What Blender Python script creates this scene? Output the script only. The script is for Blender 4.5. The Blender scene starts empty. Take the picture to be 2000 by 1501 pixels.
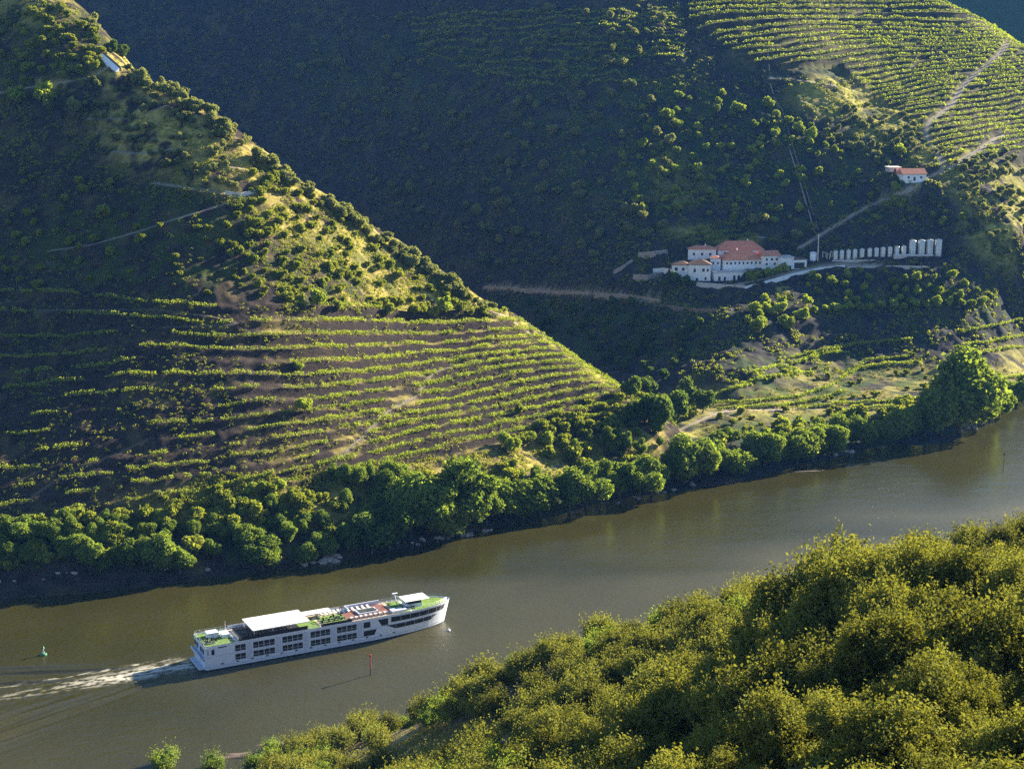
import bpy, math, random
import numpy as np
from mathutils import Vector, Matrix

C = bpy.data.collections.new("scene_objects") if False else bpy.context.scene.collection
R = math.radians
random.seed(7)
RNG = np.random.default_rng(7)

# ------------------------------------------------------------------ camera, sky, sun, exposure
F_PX, PW, PH = 2778.0, 2000.0, 1501.0
CAM_H, PITCH = 153.0, R(11.0)
SUN_EL, SUN_AZ = R(21.0), R(52.0)          # azimuth to the right of the view direction (+Y towards +X)
cam_data = bpy.data.cameras.new("camera")
cam = bpy.data.objects.new("camera", cam_data)
C.objects.link(cam)
cam.location = (0, 0, CAM_H)
cam.rotation_euler = (R(90) - PITCH, 0, 0)
cam_data.sensor_width = 36.0
cam_data.lens = 36.0 * F_PX / PW
cam_data.clip_start = 1.0
cam_data.clip_end = 20000.0
sc = bpy.context.scene
sc.camera = cam
world = bpy.data.worlds.new("World")
sc.world = world
world.use_nodes = True
wn = world.node_tree.nodes
wl = world.node_tree.links
wn.clear()
sky = wn.new("ShaderNodeTexSky")
sky.sky_type = 'NISHITA'
sky.sun_disc = False
sky.sun_elevation = SUN_EL
sky.sun_rotation = SUN_AZ
sky.dust_density = 0.2
sky.ozone_density = 4.0
bg = wn.new("ShaderNodeBackground")
bg.inputs["Strength"].default_value = 0.05
wo = wn.new("ShaderNodeOutputWorld")
wl.new(sky.outputs[0], bg.inputs[0])
wl.new(bg.outputs[0], wo.inputs[0])
sun_data = bpy.data.lights.new("sun", 'SUN')
sun_data.energy = 5.0
sun_data.angle = R(0.5)
sun_data.color = (1.0, 0.89, 0.69)
sun = bpy.data.objects.new("sun", sun_data)
C.objects.link(sun)
SUN_DIR = Vector((math.cos(SUN_EL) * math.sin(SUN_AZ), math.cos(SUN_EL) * math.cos(SUN_AZ), math.sin(SUN_EL)))
sun.rotation_euler = SUN_DIR.to_track_quat('Z', 'Y').to_euler()
sun.location = SUN_DIR * 900
sc.view_settings.view_transform = 'Standard'
sc.view_settings.look = 'None'
sc.view_settings.gamma = 1.0
sc.view_settings.exposure = 2.15
sc.cycles.max_bounces = 5
sc.cycles.diffuse_bounces = 2
sc.cycles.glossy_bounces = 3
sc.cycles.transmission_bounces = 2
sc.cycles.volume_bounces = 0
sc.cycles.transparent_max_bounces = 6
sc.cycles.use_denoising = False

# ------------------------------------------------------------------ surveying helpers
CP, SP = math.cos(PITCH), math.sin(PITCH)
def ray(px, py):
    """direction through a photo pixel, scaled so that its forward (Y) part is 1"""
    cx = (np.asarray(px, float) - PW / 2) / F_PX
    cy = (PH / 2 - np.asarray(py, float)) / F_PX
    dy = CP + cy * SP
    dz = -SP + cy * CP
    return cx / dy, dz / dy
def at(px, py, Y):
    rx, rz = ray(px, py)
    return rx * Y, Y, CAM_H + rz * Y
def photo_px(x, y, z):
    """where a world point falls in the photograph (used to plan what grows where)"""
    zz = z - CAM_H
    f = y * CP - zz * SP
    u = y * SP + zz * CP
    f = np.maximum(f, 1e-3)
    return PW / 2 + F_PX * x / f, PH / 2 - F_PX * u / f

def _hash(ix, iy, seed):
    h = (ix.astype(np.int64) * 374761393 + iy.astype(np.int64) * 668265263 + seed * 1442695041) & 0xffffffff
    h = ((h ^ (h >> 13)) * 1274126177) & 0xffffffff
    h = h ^ (h >> 16)
    return (h & 0xffffff) / float(0xffffff)
def vnoise(x, y, seed=0):
    x = np.asarray(x, float); y = np.asarray(y, float)
    ix = np.floor(x); iy = np.floor(y)
    fx = x - ix; fy = y - iy
    fx = fx * fx * (3 - 2 * fx); fy = fy * fy * (3 - 2 * fy)
    a = _hash(ix, iy, seed); b = _hash(ix + 1, iy, seed)
    c = _hash(ix, iy + 1, seed); d = _hash(ix + 1, iy + 1, seed)
    return (a * (1 - fx) + b * fx) * (1 - fy) + (c * (1 - fx) + d * fx) * fy
def fbm(x, y, seed=0, octv=4):
    s = 0; a = 0.5; t = 0
    for i in range(octv):
        s = s + a * vnoise(x, y, seed + i * 17); t += a
        a *= 0.5; x = x * 2.03 + 11.3; y = y * 2.03 + 5.7
    return s / t
def sstep(a, b, x):
    t = np.clip((x - a) / (b - a), 0, 1)
    return t * t * (3 - 2 * t)

class TPS:
    """smooth surface through scattered survey points"""
    def __init__(self, pts, lam=1.0, scale=100.0):
        P = np.array(pts, float)
        self.s = scale
        self.xy = P[:, :2] / scale
        n = len(P)
        K = self._k(self.xy, self.xy) + lam * 1e-3 * np.eye(n)
        A = np.zeros((n + 3, n + 3))
        A[:n, :n] = K
        A[:n, n] = 1; A[:n, n + 1:] = self.xy
        A[n, :n] = 1; A[n + 1:, :n] = self.xy.T
        b = np.zeros(n + 3); b[:n] = P[:, 2]
        self.w = np.linalg.solve(A, b)
    def _k(self, a, b):
        d2 = ((a[:, None, :] - b[None, :, :]) ** 2).sum(-1)
        return 0.5 * d2 * np.log(d2 + 1e-12)
    def __call__(self, x, y):
        x = np.asarray(x, float); y = np.asarray(y, float)
        sh = x.shape
        q = np.stack([x.ravel(), y.ravel()], 1) / self.s
        out = np.empty(len(q))
        n = len(self.xy)
        for i in range(0, len(q), 40000):
            c = q[i:i + 40000]
            out[i:i + 40000] = self._k(c, self.xy) @ self.w[:n] + self.w[n] + c @ self.w[n + 1:]
        return out.reshape(sh)

# ------------------------------------------------------------------ survey of the three slopes: (photo column, row, distance)
LEFT = [(0,1170,430),(0,1000,463),(0,800,508),(0,600,560),(0,400,622),(0,200,690),(0,0,782),
        (250,1150,440),(250,900,486),(250,600,556),(250,350,624),(250,200,674),(250,135,700),
        (500,1115,458),(500,1000,479),(500,800,518),(500,600,564),(500,400,617),(500,290,656),
        (750,1075,480),(750,1000,500),(750,900,526),(750,800,554),(750,700,586),(750,600,620),(750,500,658),(750,462,680),
        (1000,1025,513),(1000,950,535),(1000,850,572),(1000,750,610),(1000,650,652),(1000,628,664),
        (1150,990,537),(1150,900,572),(1150,800,610),(1150,728,645),
        (1250,970,552),(1250,850,595),(1250,795,620),
        (1350,950,566),(1350,875,600),(150,10,762),(400,212,674),(600,362,664),(880,552,672),
        (-400,1220,410),(-400,900,480),(-400,500,620),(-400,100,770),(-400,-300,960),(0,-250,960)]
RIDGE = [(150,8,765),(260,138,703),(400,212,676),(500,290,658),(600,362,666),(750,462,682),(880,552,674),(1000,628,666),(1150,728,647),(1250,796,622)]
LW = [at(*p) for p in LEFT]
RQ = [(-330,-420,1010),(-60,-200,905),(60,-70,820)] + RIDGE
RM = [tuple((a + b) / 2 for a, b in zip(RQ[i], RQ[i + 1])) for i in range(len(RQ) - 1)]
for p in RQ + RM:                                 # the hidden far side falls away into the side valley
    x, y, z = at(*p)
    up = p[0] < 520
    if p not in RIDGE: LW.append((x, y, z))
    for d, k in ((18, 0.9 if up else 0.6), (45, 1.15 if up else 0.85), (95, 1.1 if up else 0.9)):
        LW.append((x + d * 0.62, y + d * 0.78, z - d * k))
LW += [(-330, 360, -8), (-150, 385, -8), (-60, 425, -8), (20, 470, -8), (80, 520, -6), (110, 590, -3), (-500, 300, -10)]
tps_left = TPS(LW, 2.0)

FAR = [(950,560,905),(1080,575,880),(1200,590,850),(1300,680,790),(1200,690,815),(1350,790,700),
       (800,500,980),(600,340,1085),(400,150,1190),(200,0,1300),(600,0,1245),(600,150,1165),(900,0,1185),(900,200,1075),(900,400,975),
       (1200,0,1130),(1200,200,1014),(1200,400,914),(1200,520,870),
       (1400,585,830),(1400,540,852),(1400,510,874),(1400,480,888),(1400,400,917),(1400,200,1013),(1400,100,1068),(1400,0,1145),
       (1600,540,848),(1600,500,870),(1600,400,916),(1600,200,1018),(1600,150,1050),(1600,80,1110),(1600,0,1190),
       (1700,540,845),(1700,400,917),(1700,300,966),(1700,200,1045),(1700,100,1130),(1700,0,1230),
       (1850,540,840),(1850,520,850),(1850,450,888),(1850,330,945),(1850,250,1010),(1850,100,1160),(1850,20,1240),
       (2000,500,870),(2000,400,925),(2000,300,1005),(2000,200,1100),(2000,105,1190),
       (1400,945,571),(1400,850,618),(1400,800,655),(1400,740,712),(1400,680,757),(1400,620,798),
       (1550,905,603),(1550,800,682),(1550,720,752),(1550,660,785),(1550,600,810),
       (1700,870,638),(1700,850,654),(1700,760,730),(1700,700,777),(1700,640,805),(1700,590,826),
       (1850,850,655),(1850,780,710),(1850,700,783),(1850,650,806),(1850,600,824),
       (2000,790,740),(2000,740,785),(2000,700,822),(2000,640,848),(2000,560,868),
       (2250,740,830),(2250,700,870),(2250,600,900),(2250,500,950),(2250,300,1110),(2250,200,1190),
       (1250,-200,1260),(1000,-250,1330),(400,-200,1420),(1500,-200,1330)]
FW = [at(*p) for p in FAR]
for p in [(1850,20,1240),(1925,50,1215),(2000,105,1190),(2250,220,1180),(1700,-60,1290)]:
    x, y, z = at(*p)
    for d, k in ((70, 0.15), (170, 0.45)):
        FW.append((x + d * 0.5, y + d * 0.86, z - d * k))
FW += [(248, 692, -5), (229, 664, -5), (290, 725, -5), (120, 520, -8), (200, 560, -8), (320, 620, -8), (460, 720, -8), (620, 800, -8), (-50, 760, 14), (-180, 860, 38), (-330, 960, 70), (20, 700, 6)]
tps_far = TPS(FW, 2.0)

NEARC = [(2000,1500,78),(2000,1250,112),(2000,1120,170),(2000,1000,235),(1800,1065,215),(1650,1110,150),(1640,1300,105),(1640,1500,82),
         (1440,1230,170),(1440,1400,115),(1440,1500,98),(1250,1260,210),(1250,1400,150),(1250,1500,118),
         (1000,1340,240),(1000,1420,190),(1000,1501,155),(850,1415,280),(850,1490,205),(700,1460,303),(700,1501,270),(600,1490,318),(500,1510,322)]
NW = []
for p in NEARC:
    x, y, z = at(*p)
    NW.append((x, y, z - (6.2 if y < 160 else 7.0 if y < 189 else 5.6 if y < 236 and p[0] > 1700 else 4.0 if y < 236 else -1.6)))
NW += [(0,0,146),(40,0,150),(-40,0,140),(120,20,150),(200,60,140),(-60,120,80),(-90,200,40),(-110,290,4),(-90,330,-4),(-20,350,-5),(30,330,-6),(70,330,8),(120,320,22),(160,320,40),(200,330,45),(130,400,-8),(200,440,-8),(60,380,-8),(-300,300,-6),(-300,200,10),(-250,0,90)]
tps_near = TPS(NW, 1.0)

class Grid:
    def __init__(self, x0, x1, y0, y1, d, fn):
        self.x = np.arange(x0, x1 + d, d); self.y = np.arange(y0, y1 + d, d); self.d = d
        self.X, self.Y = np.meshgrid(self.x, self.y)
        self.Z = fn(self.X, self.Y)
        self.B = self.Z.copy()
    def h(self, x, y, A=None):
        A = self.Z if A is None else A
        x = np.asarray(x, float); y = np.asarray(y, float)
        fx = np.clip((x - self.x[0]) / self.d, 0, len(self.x) - 1.001)
        fy = np.clip((y - self.y[0]) / self.d, 0, len(self.y) - 1.001)
        i = fx.astype(int); j = fy.astype(int); u = fx - i; v = fy - j
        return (A[j, i] * (1 - u) + A[j, i + 1] * u) * (1 - v) + (A[j + 1, i] * (1 - u) + A[j + 1, i + 1] * u) * v
    def inside(self, x, y):
        return (x >= self.x[0]) & (x <= self.x[-1]) & (y >= self.y[0]) & (y <= self.y[-1])
GL = Grid(-340, 135, 395, 960, 0.82, tps_left)
GF = Grid(-480, 640, 560, 1440, 1.6, tps_far)
GN = Grid(-160, 330, -60, 440, 1.3, tps_near)

def on_ground(G, px, py, y0=None, y1=None):
    """first point of slope G seen through photo pixels"""
    px = np.atleast_1d(np.asarray(px, float)); py = np.atleast_1d(np.asarray(py, float))
    rx, rz = ray(px, py)
    ys = np.arange(y0 or G.y[0], y1 or G.y[-1], G.d)
    res = np.full((len(px), 3), np.nan)
    for i in range(len(px)):
        xx = rx[i] * ys; zz = CAM_H + rz[i] * ys
        ok = G.inside(xx, ys)
        g = G.h(xx, ys)
        hit = np.where(ok & (g >= zz) & (g > -2))[0]
        if len(hit):
            k = hit[0]
            y = ys[k]
            if k > 0:
                a = zz[k - 1] - g[k - 1]; b = g[k] - zz[k]
                if a > 0: y = ys[k - 1] + (ys[k] - ys[k - 1]) * a / (a + b + 1e-9)
            res[i] = (rx[i] * y, y, float(G.h(rx[i] * y, y)))
    return res
# ------------------------------------------------------------------ materials
MATS = {}
def ramp(nt, fac, stops):
    r = nt.nodes.new("ShaderNodeValToRGB")
    e = r.color_ramp.elements
    e[0].position, e[0].color = stops[0][0], (*stops[0][1], 1)
    e[1].position, e[1].color = stops[-1][0], (*stops[-1][1], 1)
    for p, c in stops[1:-1]:
        n = e.new(p); n.color = (*c, 1)
    nt.links.new(fac, r.inputs[0])
    return r.outputs[0]
def noise(nt, scale, detail=4, coord=None, rough=0.55):
    n = nt.nodes.new("ShaderNodeTexNoise")
    n.inputs["Scale"].default_value = scale
    n.inputs["Detail"].default_value = detail
    n.inputs["Roughness"].default_value = rough
    if coord is None:
        g = nt.nodes.new("ShaderNodeNewGeometry"); coord = g.outputs["Position"]
    nt.links.new(coord, n.inputs["Vector"])
    return n.outputs["Fac"]
def mixc(nt, fac, a, b, mode='MIX'):
    m = nt.nodes.new("ShaderNodeMix"); m.data_type = 'RGBA'; m.blend_type = mode
    for s, v in ((0, fac), (6, a), (7, b)):
        if hasattr(v, "links"): nt.links.new(v, m.inputs[s])
        else: m.inputs[s].default_value = v if s == 0 else (*v, 1)
    return m.outputs[2]
def new_mat(name):
    m = bpy.data.materials.new(name); m.use_nodes = True
    nt = m.node_tree; b = nt.nodes["Principled BSDF"]
    MATS[name] = m
    return m, nt, b
def simple(name, col, rough=0.6, metal=0.0, var=0.12, scale=1.5, spec=0.3):
    m, nt, b = new_mat(name)
    f = noise(nt, scale, 3)
    d = tuple(c * (1 - var) for c in col); l = tuple(min(1, c * (1 + var)) for c in col)
    nt.links.new(ramp(nt, f, [(0.3, d), (0.7, l)]), b.inputs["Base Color"])
    b.inputs["Roughness"].default_value = rough
    b.inputs["Metallic"].default_value = metal
    b.inputs["Specular IOR Level"].default_value = spec
    return m
def leaf_mat(name, dark, light, scale=0.35, trans=0.48):
    m = bpy.data.materials.new(name); m.use_nodes = True
    nt = m.node_tree; nt.nodes.clear()
    out = nt.nodes.new("ShaderNodeOutputMaterial")
    f = noise(nt, scale, 3)
    oi = nt.nodes.new("ShaderNodeObjectInfo")
    at_ = nt.nodes.new("ShaderNodeAttribute"); at_.attribute_name = "tint"
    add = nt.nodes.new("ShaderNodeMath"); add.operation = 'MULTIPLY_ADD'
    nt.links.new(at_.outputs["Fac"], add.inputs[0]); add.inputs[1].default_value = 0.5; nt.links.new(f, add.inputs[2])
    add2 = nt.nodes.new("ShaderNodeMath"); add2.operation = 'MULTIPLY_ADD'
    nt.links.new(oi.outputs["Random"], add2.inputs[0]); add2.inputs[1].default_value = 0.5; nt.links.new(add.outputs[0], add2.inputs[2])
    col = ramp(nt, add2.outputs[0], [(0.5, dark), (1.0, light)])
    d = nt.nodes.new("ShaderNodeBsdfDiffuse"); t = nt.nodes.new("ShaderNodeBsdfTranslucent")
    nt.links.new(col, d.inputs[0])
    tc = mixc(nt, 1.0, col, (1.3, 1.2, 0.45), 'MULTIPLY')
    nt.links.new(tc, t.inputs[0])
    mx = nt.nodes.new("ShaderNodeMixShader"); mx.inputs[0].default_value = trans
    nt.links.new(d.outputs[0], mx.inputs[1]); nt.links.new(t.outputs[0], mx.inputs[2])
    nt.links.new(mx.outputs[0], out.inputs[0])
    MATS[name] = m
    return m
leaf_mat("leaf_riverside", (0.045, 0.090, 0.020), (0.22, 0.30, 0.065))  # low dark end also paints shade into the crown gaps
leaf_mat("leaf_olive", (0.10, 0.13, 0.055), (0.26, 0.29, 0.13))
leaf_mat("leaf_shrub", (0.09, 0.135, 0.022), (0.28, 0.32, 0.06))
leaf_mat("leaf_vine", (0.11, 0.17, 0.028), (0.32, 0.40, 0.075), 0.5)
leaf_mat("leaf_oak", (0.026, 0.032, 0.009), (0.225, 0.240, 0.060), 0.3, 0.33)  # leaf tones vary; the dark end also puts shade between the tufts
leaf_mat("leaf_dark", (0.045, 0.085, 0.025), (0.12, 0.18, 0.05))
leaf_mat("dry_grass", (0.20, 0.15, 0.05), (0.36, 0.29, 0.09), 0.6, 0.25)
simple("bark", (0.09, 0.07, 0.05), 0.9)

def ground_mat(name, soil_a, soil_b, grass_a, grass_b, green):
    m, nt, b = new_mat(name)
    big = noise(nt, 0.035, 5); mid = noise(nt, 0.22, 5, rough=0.65); fine = noise(nt, 1.6, 4, rough=0.7)
    soil = ramp(nt, mid, [(0.3, soil_a), (0.7, soil_b)])
    soil = mixc(nt, 0.6, soil, ramp(nt, fine, [(0.3, (0.45, 0.45, 0.45)), (0.75, (1.6, 1.55, 1.5))]), 'MULTIPLY')
    gr = ramp(nt, mid, [(0.35, grass_a), (0.65, grass_b)])
    gr = mixc(nt, 0.5, gr, ramp(nt, fine, [(0.3, (0.6, 0.6, 0.6)), (0.7, (1.35, 1.35, 1.3))]), 'MULTIPLY')
    a = nt.nodes.new("ShaderNodeAttribute"); a.attribute_name = "grass"
    c = mixc(nt, a.outputs["Fac"], soil, gr)
    a2 = nt.nodes.new("ShaderNodeAttribute"); a2.attribute_name = "green"
    c = mixc(nt, a2.outputs["Fac"], c, green)
    a3 = nt.nodes.new("ShaderNodeAttribute"); a3.attribute_name = "track"
    a4 = nt.nodes.new("ShaderNodeAttribute"); a4.attribute_name = "schist_shade"
    c = mixc(nt, a4.outputs["Fac"], c, ramp(nt, fine, [(0.3, (0.012, 0.010, 0.011)), (0.75, (0.06, 0.047, 0.042))]))  # dark schist of the terrace walls, with their shade put into the colour
    c = mixc(nt, a3.outputs["Fac"], c, (0.34, 0.29, 0.22))
    nt.links.new(c, b.inputs["Base Color"])
    b.inputs["Roughness"].default_value = 0.95
    b.inputs["Specular IOR Level"].default_value = 0.05
    bp = nt.nodes.new("ShaderNodeBump"); bp.inputs["Strength"].default_value = 0.7; bp.inputs["Distance"].default_value = 0.6
    nt.links.new(fine, bp.inputs["Height"]); nt.links.new(bp.outputs[0], b.inputs["Normal"])
    return m
ground_mat("hill_soil", (0.022, 0.018, 0.018), (0.066, 0.052, 0.044), (0.24, 0.19, 0.055), (0.46, 0.38, 0.11), (0.05, 0.075, 0.018))
ground_mat("far_soil", (0.020, 0.022, 0.026), (0.060, 0.056, 0.054), (0.20, 0.19, 0.05), (0.46, 0.40, 0.10), (0.045, 0.085, 0.02))
ground_mat("near_soil", (0.07, 0.055, 0.04), (0.17, 0.13, 0.09), (0.20, 0.16, 0.07), (0.38, 0.32, 0.15), (0.05, 0.06, 0.02))

# ------------------------------------------------------------------ object helpers
def tag(o, label=None, cat=None, group=None, kind=None):
    if label: o["label"] = label
    if cat: o["category"] = cat
    if group: o["group"] = group
    if kind: o["kind"] = kind
    return o
def link(name, me, parent=None, loc=None, rz=None):
    o = bpy.data.objects.new(name, me); C.objects.link(o)
    if parent is not None: o.parent = parent
    if loc is not None: o.location = loc
    if rz is not None: o.rotation_euler = (0, 0, rz)
    return o
def quads_mesh(name, V, mat, tint=None, tris=None):
    """V: (n,4,3) loose quads"""
    n = len(V)
    me = bpy.data.meshes.new(name)
    verts = V.reshape(-1, 3)
    nt_ = 0 if tris is None else len(tris[1])
    nv0 = len(verts)
    if nt_:
        verts = np.concatenate([verts, tris[0]])
    me.vertices.add(len(verts)); me.vertices.foreach_set("co", verts.astype(np.float32).ravel())
    li = np.arange(n * 4)
    ls = np.arange(n) * 4; lt = np.full(n, 4)
    if nt_:
        li = np.concatenate([li, (tris[1] + nv0).ravel()])
        ls = np.concatenate([ls, n * 4 + np.arange(nt_) * 3]); lt = np.concatenate([lt, np.full(nt_, 3)])
    me.loops.add(len(li)); me.loops.foreach_set("vertex_index", li.astype(np.int32))
    me.polygons.add(len(ls)); me.polygons.foreach_set("loop_start", ls.astype(np.int32)); me.polygons.foreach_set("loop_total", lt.astype(np.int32))
    me.update()
    if tint is not None:
        a = me.attributes.new("tint", 'FLOAT', 'POINT')
        t = np.repeat(tint, 4)
        if nt_: t = np.concatenate([t, np.zeros(len(tris[0]))])  # inner core takes the dark end, painting shade into the crown gaps
        a.data.foreach_set("value", t.astype(np.float32))
    me.materials.append(mat)
    return me
def grid_object(name, G, mat, keep, attrs):
    ny, nx = G.Z.shape
    keepq = keep[:-1, :-1] | keep[1:, :-1] | keep[:-1, 1:] | keep[1:, 1:]
    idx = np.arange(ny * nx).reshape(ny, nx)
    q = np.stack([idx[:-1, :-1], idx[:-1, 1:], idx[1:, 1:], idx[1:, :-1]], -1)[keepq]
    used = np.zeros(ny * nx, bool); used[q.ravel()] = True
    remap = np.cumsum(used) - 1
    q = remap[q]
    co = np.stack([G.X, G.Y, G.Z], -1).reshape(-1, 3)[used]
    me = bpy.data.meshes.new(name)
    me.vertices.add(len(co)); me.vertices.foreach_set("co", co.astype(np.float32).ravel())
    me.loops.add(q.size); me.loops.foreach_set("vertex_index", q.astype(np.int32).ravel())
    me.polygons.add(len(q)); me.polygons.foreach_set("loop_start", (np.arange(len(q)) * 4).astype(np.int32))
    me.polygons.foreach_set("loop_total", np.full(len(q), 4, np.int32))
    me.update()
    for k, v in attrs.items():
        a = me.attributes.new(k, 'FLOAT', 'POINT')
        a.data.foreach_set("value", v.ravel()[used].astype(np.float32))
    me.materials.append(mat)
    o = link(name, me)
    tag(o, kind="structure")
    return o

# ------------------------------------------------------------------ vineyard terraces: key rows read along the slope, numbered downhill
ROWS_L = {0: [(-60,570),(0,572),(120,582),(350,603),(560,621),(720,626),(980,620)],
          1: [(-60,622),(0,618),(200,612),(437,640),(595,643),(700,649),(960,646)],
          2: [(0,664),(189,663),(311,656),(504,668),(640,666),(820,662),(1000,654)],
          3: [(-60,708),(0,706),(175,692),(343,680),(500,690),(602,703),(693,690),(840,684),(1020,668)],
          4: [(0,735),(105,728),(346,706),(458,712),(612,725),(712,728),(840,702),(1050,682)],
          5: [(-60,768),(0,762),(168,735),(350,733),(507,745),(612,757),(760,733),(960,695),(1068,692)],
          6: [(0,800),(300,770),(450,773),(605,768),(760,752),(884,728),(1068,706)],
          7: [(-60,835),(75,825),(300,798),(550,797),(692,790),(828,762),(980,724),(1100,716)],
          8: [(0,865),(300,835),(560,825),(692,810),(868,775),(1060,730),(1130,724)],
          9: [(0,900),(385,857),(640,835),(764,804),(920,780),(1120,740)],
          10: [(0,935),(100,920),(450,880),(640,858),(764,824),(916,798),(1150,752)],
          11: [(0,965),(100,950),(500,890),(640,880),(788,840),(892,824),(1100,778),(1190,764)],
          12: [(100,985),(200,965),(430,930),(600,905),(772,862),(980,816),(1220,776)],
          13: [(200,1000),(300,975),(560,930),(772,884),(880,858),(1060,818),(1240,790)],
          14: [(300,1010),(400,990),(700,925),(900,880),(1080,838),(1250,808)],
          16: [(500,1010),(760,960),(950,910),(1120,870),(1260,840)],
          -2: [(0,500),(350,520),(700,540),(900,550)], -5: [(0,380),(400,400),(720,430)]}
ROWS_F = {0: [(1380,6),(1475,3),(1650,2),(1818,-2)],
          2: [(1360,28),(1457,21),(1720,18),(1842,20)],
          3: [(1363,36),(1475,33),(1597,30),(1720,33),(1860,36)],
          4: [(1380,74),(1419,65),(1510,49),(1615,42),(1740,44),(1877,50)],
          6: [(1405,84),(1545,68),(1650,61),(1790,68),(1930,68)],
          8: [(1400,108),(1475,98),(1597,86),(1720,79),(1842,82),(1965,75)],
          10: [(1500,125),(1632,103),(1755,94),(1947,90)],
          13: [(1550,155),(1650,142),(1755,131),(1895,119),(2020,112)],
          16: [(1600,185),(1702,170),(1825,149),(1912,138),(2040,130)],
          19: [(1650,210),(1720,192),(1825,171),(2000,152),(2060,148)],
          22: [(1737,215),(1877,196),(2000,176),(2080,165)],
          26: [(1780,255),(1825,248),(2000,222),(2080,212)],
          29: [(1820,285),(1860,276),(2000,250),(2080,238)],
          32: [(1830,315),(1900,300),(2000,280),(2080,270)]}
def index_field(rows, G):
    P = []
    for k, pts in rows.items():
        xs = [p[0] for p in pts]; ys = [p[1] for p in pts]
        for a in np.linspace(min(xs), max(xs), max(4, int((max(xs) - min(xs)) / 60))):
            P.append((a, np.interp(a, xs, ys), k))
    P = np.array(P)
    W = on_ground(G, P[:, 0], P[:, 1])
    ok = ~np.isnan(W[:, 0])
    return TPS(np.column_stack([W[ok, 0], W[ok, 1], P[ok, 2]]), 30.0)
TL = index_field(ROWS_L, GL)(GL.X, GL.Y)
TF = index_field(ROWS_F, GF)(GF.X, GF.Y)
def poly_mask(px, py, poly, soft=0):
    inside = np.zeros(px.shape, bool)
    n = len(poly)
    for i in range(n):
        x1, y1 = poly[i]; x2, y2 = poly[(i + 1) % n]
        c = ((y1 > py) != (y2 > py)) & (px < (x2 - x1) * (py - y1) / (y2 - y1 + 1e-9) + x1)
        inside ^= c
    return inside
LPX, LPY = photo_px(GL.X, GL.Y, GL.B)
FPX, FPY = photo_px(GF.X, GF.Y, GF.B)
NPX, NPY = photo_px(GN.X, GN.Y, GN.B)
FAR_VINES = [(1340,-40),(1350,60),(1480,130),(1640,125),(1700,185),(1800,240),(1830,330),(1900,318),(2120,300),(2150,80),(1990,60),(1900,-10),(1850,-60)]
BANK_VINES = [(1370,800),(1500,740),(1640,700),(1720,672),(1860,660),(2080,610),(2080,700),(1800,720),(1640,790),(1400,830)]
far_m = poly_mask(FPX, FPY, FAR_VINES)
# rugged ground, then benches cut into it
def rug(G, seed, a1, a2, a3):
    n = (fbm(G.X / 45, G.Y / 45, seed, 3) - .5) * a1 + (fbm(G.X / 12, G.Y / 12, seed + 3, 3) - .5) * a2 + (fbm(G.X / 3.2, G.Y / 3.2, seed + 5, 3) - .5) * a3
    return n
def bench(t, w):                      # t: 0..1 from the row down to the next; rises over the wall, flat on the bench
    u = 1 - t                          # uphill direction
    return 1 - sstep(0, w, 1 - u) if False else sstep(0.0, w, u)
tl = TL - np.floor(TL)
gy, gx = np.gradient(GL.B, GL.d)
ty, tx = np.gradient(TL, GL.d)
step = np.clip(np.hypot(gx, gy) / np.maximum(np.hypot(tx, ty), 1e-3), 0, 9)
terr_mask = sstep(-0.6, 0.0, TL) * (1 - sstep(14.5, 15.5, TL))
terr_mask = terr_mask * (0.22 + 0.78 * sstep(440, 640, LPX))
u = 1 - tl
u2 = (u + 0.23) % 1.0
GL.Z = GL.B + rug(GL, 1, 6, 2.6, 1.6) * (1 - 0.55 * terr_mask) * sstep(0, 8, GL.B) + step * terr_mask * 0.90 * (sstep(0.02, 0.27, u2) - u2)
ffrac = TF - np.floor(TF)
gy, gx = np.gradient(GF.B, GF.d); ty, tx = np.gradient(TF, GF.d)
stepf = np.clip(np.hypot(gx, gy) / np.maximum(np.hypot(tx, ty), 1e-3), 0, 8)
uf = 1 - ffrac
uf2 = (uf + 0.25) % 1.0
# dark terraces of the shaded far slope and around the estate follow the height
zt = GF.B / 5.6; zu = zt - np.floor(zt)
dark_m = poly_mask(FPX, FPY, [(740,20),(1330,15),(1340,190),(1000,180),(760,120)]).astype(float) + poly_mask(FPX, FPY, [(860,370),(1220,380),(1180,560),(930,560)]).astype(float) * 0.7 + poly_mask(FPX, FPY, [(1000,600),(1800,640),(1560,740),(1300,730)]) * 0.5
GF.Z = GF.B + rug(GF, 40, 11, 6.0, 3.0) * (1 - 0.7 * far_m) * sstep(0, 25, GF.B) + stepf * far_m * 0.85 * (sstep(0.02, 0.33, uf2) - uf2) + dark_m * 5.6 * 0.55 * (sstep(0.0, 0.45, zu) - zu)
GN.Z = GN.B + rug(GN, 80, 2, 1.5, 0.5)
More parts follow.
